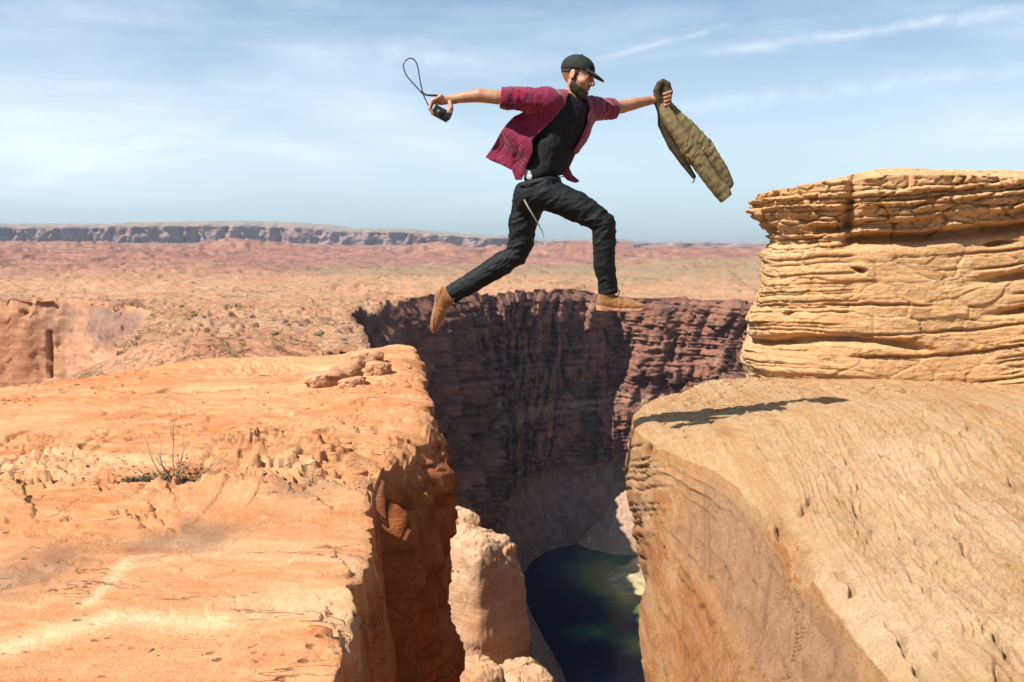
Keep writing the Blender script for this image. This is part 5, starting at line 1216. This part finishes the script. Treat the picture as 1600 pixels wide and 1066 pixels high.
# ------------------------------------------------------------------ dry shrub and small plants
rp = random.Random(11)
M_TWIG = plain('bleached_twig', (.42, .33, .24), .85, .2, 60, None, (.28, .20, .13))
M_TWIGD = plain('dark_twig', (.13, .085, .055), .9, .2, 60, None, (.22, .15, .10))
M_LEAFG = plain('grey_green_leaf', (.10, .088, .055), .85, .2, 50, None, (.075, .07, .04))
M_LEAFB = plain('fresh_green_blade', (.12, .16, .04), .7, .3, 50, None, (.08, .11, .03))
def zground(x, y): return left_ground(float(x), float(y))
def twig(parts, p, d, L, r, depth):
    n = 7; pts = [np.array(p, float)]; d = nrmz(d)
    for k in range(n):
        d = nrmz(d+np.array([rp.gauss(0, .10), rp.gauss(0, .10), rp.gauss(0, .07)+.01])); pts.append(pts[-1]+d*L/n)
        if depth > 0 and k >= 2 and rp.random() < .55:
            a_ = nrmz(d+np.array([rp.gauss(0, .55), rp.gauss(0, .55), rp.gauss(.1, .3)])); twig(parts, pts[-1], a_, L*rp.uniform(.3, .55), r*.6*(1-k/n*.5), depth-1)
    parts.append(tube_mesh(pts, np.linspace(r, r*.35, n+1), 5))
bc = at_z(272, 712, -1.33); bz = zground(bc[0], bc[1]);  B0 = np.array([bc[0], bc[1], bz])
bush = empty('dry_shrub', B0); tag(bush, 'low dry shrub with bare pale twigs growing on the left ledge', 'shrub')
for (du, dv, L, dp, mt) in ((6, -100, .46, 2, M_TWIG), (28, -80, .36, 2, M_TWIG), (-60, -62, .40, 2, M_TWIG), (-42, -55, .30, 1, M_TWIG), (50, -50, .33, 2, M_TWIG), (75, -62, .42, 2, M_TWIG), (-14, -50, .22, 1, M_TWIGD), (30, -40, .24, 2, M_TWIGD),
                            (60, -20, .30, 2, M_TWIGD), (-70, -22, .26, 1, M_TWIGD), (12, -60, .27, 1, M_TWIG), (85, -35, .34, 2, M_TWIG), (-30, -30, .2, 2, M_TWIGD)):
    prt = []; bs = np.array([rp.uniform(-.07, .07), rp.uniform(-.05, .05), -.01]); d = np.array([du, rp.uniform(-30, 30), -dv], float)
    twig(prt, bs, d, L, .0055, dp); V, Q_ = join(prt); mesh_from('branch', V, Q_, mt, bush)
lv = []; lq = []; k = 0
for i in range(3600):
    x = rp.gauss(0, .16); y = rp.gauss(0, .075); 
    if i % 3 == 0: x = rp.uniform(-.36, .40)
    hgt = abs(rp.gauss(0, .030))*max(.15, 1-abs(x)*2.2)
    gz = zground(B0[0]+x, B0[1]+y)-B0[2]
    c_ = np.array([x, y, gz+hgt+.004]); a_ = nrmz([rp.gauss(0, 1), rp.gauss(0, 1), rp.gauss(.1, .6)])*rp.uniform(.008, .026); b_ = nrmz(np.cross(a_, [rp.random(), rp.random(), rp.random()]))*rp.uniform(.003, .006)
    lv += [c_-a_, c_+b_, c_+a_, c_-b_]; lq.append((k, k+1, k+2, k+3)); k += 4
o = mesh_from('leaf_litter', np.array(lv), np.array(lq), M_LEAFG, bush, smooth=False, kind='stuff')
prt = []
for i in range(60): 
    p0 = np.array([rp.gauss(0, .17), rp.gauss(0, .07), .008]); twig(prt, p0, (rp.gauss(0, 1), rp.gauss(0, .6), rp.uniform(0, .5)), rp.uniform(.05, .15), .0022, 1)
V, Q_ = join(prt); mesh_from('twig_litter', V, Q_, M_TWIGD, bush, kind='stuff')
# green tuft in the crack behind the slab
tc = at_z(484, 735, -1.42); tz = zground(tc[0], tc[1]); tuft = empty('grass_tuft', (tc[0], tc[1], tz)); tag(tuft, 'tiny green tuft in the crack between slab and ledge', 'plant')
prt = []
for i in range(46):
    a_ = nrmz([rp.gauss(-.2, .8), rp.gauss(0, .4), rp.uniform(.3, 1)]); L = rp.uniform(.03, .09); prt.append(tube_mesh([np.array([rp.gauss(0, .04), rp.gauss(0, .015), -.01]) + a_*L*t + np.array([0, 0, -.02*t*t]) for t in (0, .35, .7, 1)], [.003, .0026, .0018, .0006], 4))
V, Q_ = join(prt); mesh_from('blades', V, Q_, M_LEAFB, tuft)
# dead twigs in the dark foot of the crack
dc = at(652, 1075, 6.3); dead = empty('dead_bush', dc); tag(dead, 'tangle of thin dead twigs in the shaded foot of the crack', 'shrub')
for i in range(7):
    prt = []; twig(prt, (rp.gauss(0, .03), rp.gauss(0, .04), 0), (rp.gauss(0, .6), rp.gauss(0, .3), 1), rp.uniform(.12, .24), .0022, 2); V, Q_ = join(prt); mesh_from('branch', V, Q_, M_TWIG, dead)
# a twig of brush on the outcrop's skyline
sc_ = at(1570, 271, 9.6); sh_ = empty('tiny_shrub', sc_); tag(sh_, 'tiny tuft of brush on top of the layered outcrop', 'shrub'); prt = []
for i in range(9): twig(prt, (rp.gauss(0, .015), rp.gauss(0, .02), -.03), (rp.gauss(0, .5), rp.gauss(0, .5), 1), rp.uniform(.04, .085), .003, 1)
V, Q_ = join(prt); mesh_from('branch', V, Q_, M_TWIGD, sh_)

# loose stones and grit on both ledges, too many to count
rb2 = np.random.RandomState(9)
ico = np.array([(0, 0, 1), (.89, 0, .45), (.28, .85, .45), (-.72, .53, .45), (-.72, -.53, .45), (.28, -.85, .45), (.72, .53, -.45), (-.28, .85, -.45), (-.89, 0, -.45), (-.28, -.85, -.45), (.72, -.53, -.45), (0, 0, -1)])
icf = np.array([(0, 1, 2), (0, 2, 3), (0, 3, 4), (0, 4, 5), (0, 5, 1), (1, 6, 2), (2, 7, 3), (3, 8, 4), (4, 9, 5), (5, 10, 1), (2, 6, 7), (3, 7, 8), (4, 8, 9), (5, 9, 10), (1, 10, 6), (6, 11, 7), (7, 11, 8), (8, 11, 9), (9, 11, 10), (10, 11, 6)])
def stones(name, pts, sizes, mat):
    n = len(pts); s = sizes[:, None, None]*rb2.uniform(.55, 1.25, (n, 12, 1))*np.array([1, 1, .6])*rb2.uniform(.6, 1.3, (n, 1, 3))
    th = rb2.uniform(0, 6.28, n); c_, s_ = np.cos(th)[:, None], np.sin(th)[:, None]
    V = ico[None]*s; V = np.stack([V[..., 0]*c_-V[..., 1]*s_, V[..., 0]*s_+V[..., 1]*c_, V[..., 2]], -1)+pts[:, None]
    mesh_from(name, V, (icf[None]+12*np.arange(n)[:, None, None]).reshape(-1, 3), mat, smooth=False, kind='stuff', attrs=None)
pts = []
for i in range(5200):
    y = rb2.uniform(3.2, 11.5); x = rb2.uniform(-.60*y, -.9)
    if gnoise(np.array([x*.9]), np.array([y*1.3]), np.array([2.5]))[0]+.25*math.exp(-((y-6.9)/.8)**2)+.3*math.exp(-((x+1.2)/.5)**2-((y-8.6)/1.6)**2) < rb2.uniform(.12, .75)+.35*(y < 5.2): continue
    z = left_ground(x, y)
    if z > -1.9: pts.append((x, y, z+.001))
stones('pebbles', np.array(pts), np.clip(rb2.lognormal(-5.1, .55, len(pts)), .0025, .022), M_BLD)
def right_ground(x, y):
    j = int(np.argmin(np.abs(GRY[:, 0]-y))); return float(np.interp(x, GRX[j], GRZ[j]))
pts = []
for i in range(3600):
    y = rb2.uniform(5.8, 8.2); x = rb2.uniform(1.0, 4.5)
    if gnoise(np.array([x*1.2]), np.array([y*1.5]), np.array([7.5]))[0]+.5*math.exp(-((y-7.7)/.35)**2) < rb2.uniform(.1, .8): continue
    z = right_ground(x, y)
    if z > -1.5: pts.append((x, y, z+.001))
stones('pebbles', np.array(pts), np.clip(rb2.lognormal(-5.0, .6, len(pts)), .0025, .028), M_CROP)

# ------------------------------------------------------------------ the air
HB = 30000
hv = np.array([(x, y, z) for x in (-HB, HB) for y in (-2000, 26000) for z in (-420, 620)], dtype=float)
hq = [(0, 1, 3, 2), (4, 6, 7, 5), (0, 4, 5, 1), (2, 3, 7, 6), (0, 2, 6, 4), (1, 5, 7, 3)]
m = bpy.data.materials.new('haze_air'); m.use_nodes = True; nt = m.node_tree; nt.nodes.remove(nt.nodes['Principled BSDF'])
pv = nt.nodes.new('ShaderNodeVolumePrincipled'); pv.inputs['Color'].default_value = (.62, .78, 1.0, 1); pv.inputs['Density'].default_value = 1.9e-5; pv.inputs['Anisotropy'].default_value = .1
nt.links.new(pv.outputs[0], nt.nodes['Material Output'].inputs['Volume'])
mesh_from('haze', hv, hq, m, smooth=False, kind='stuff')
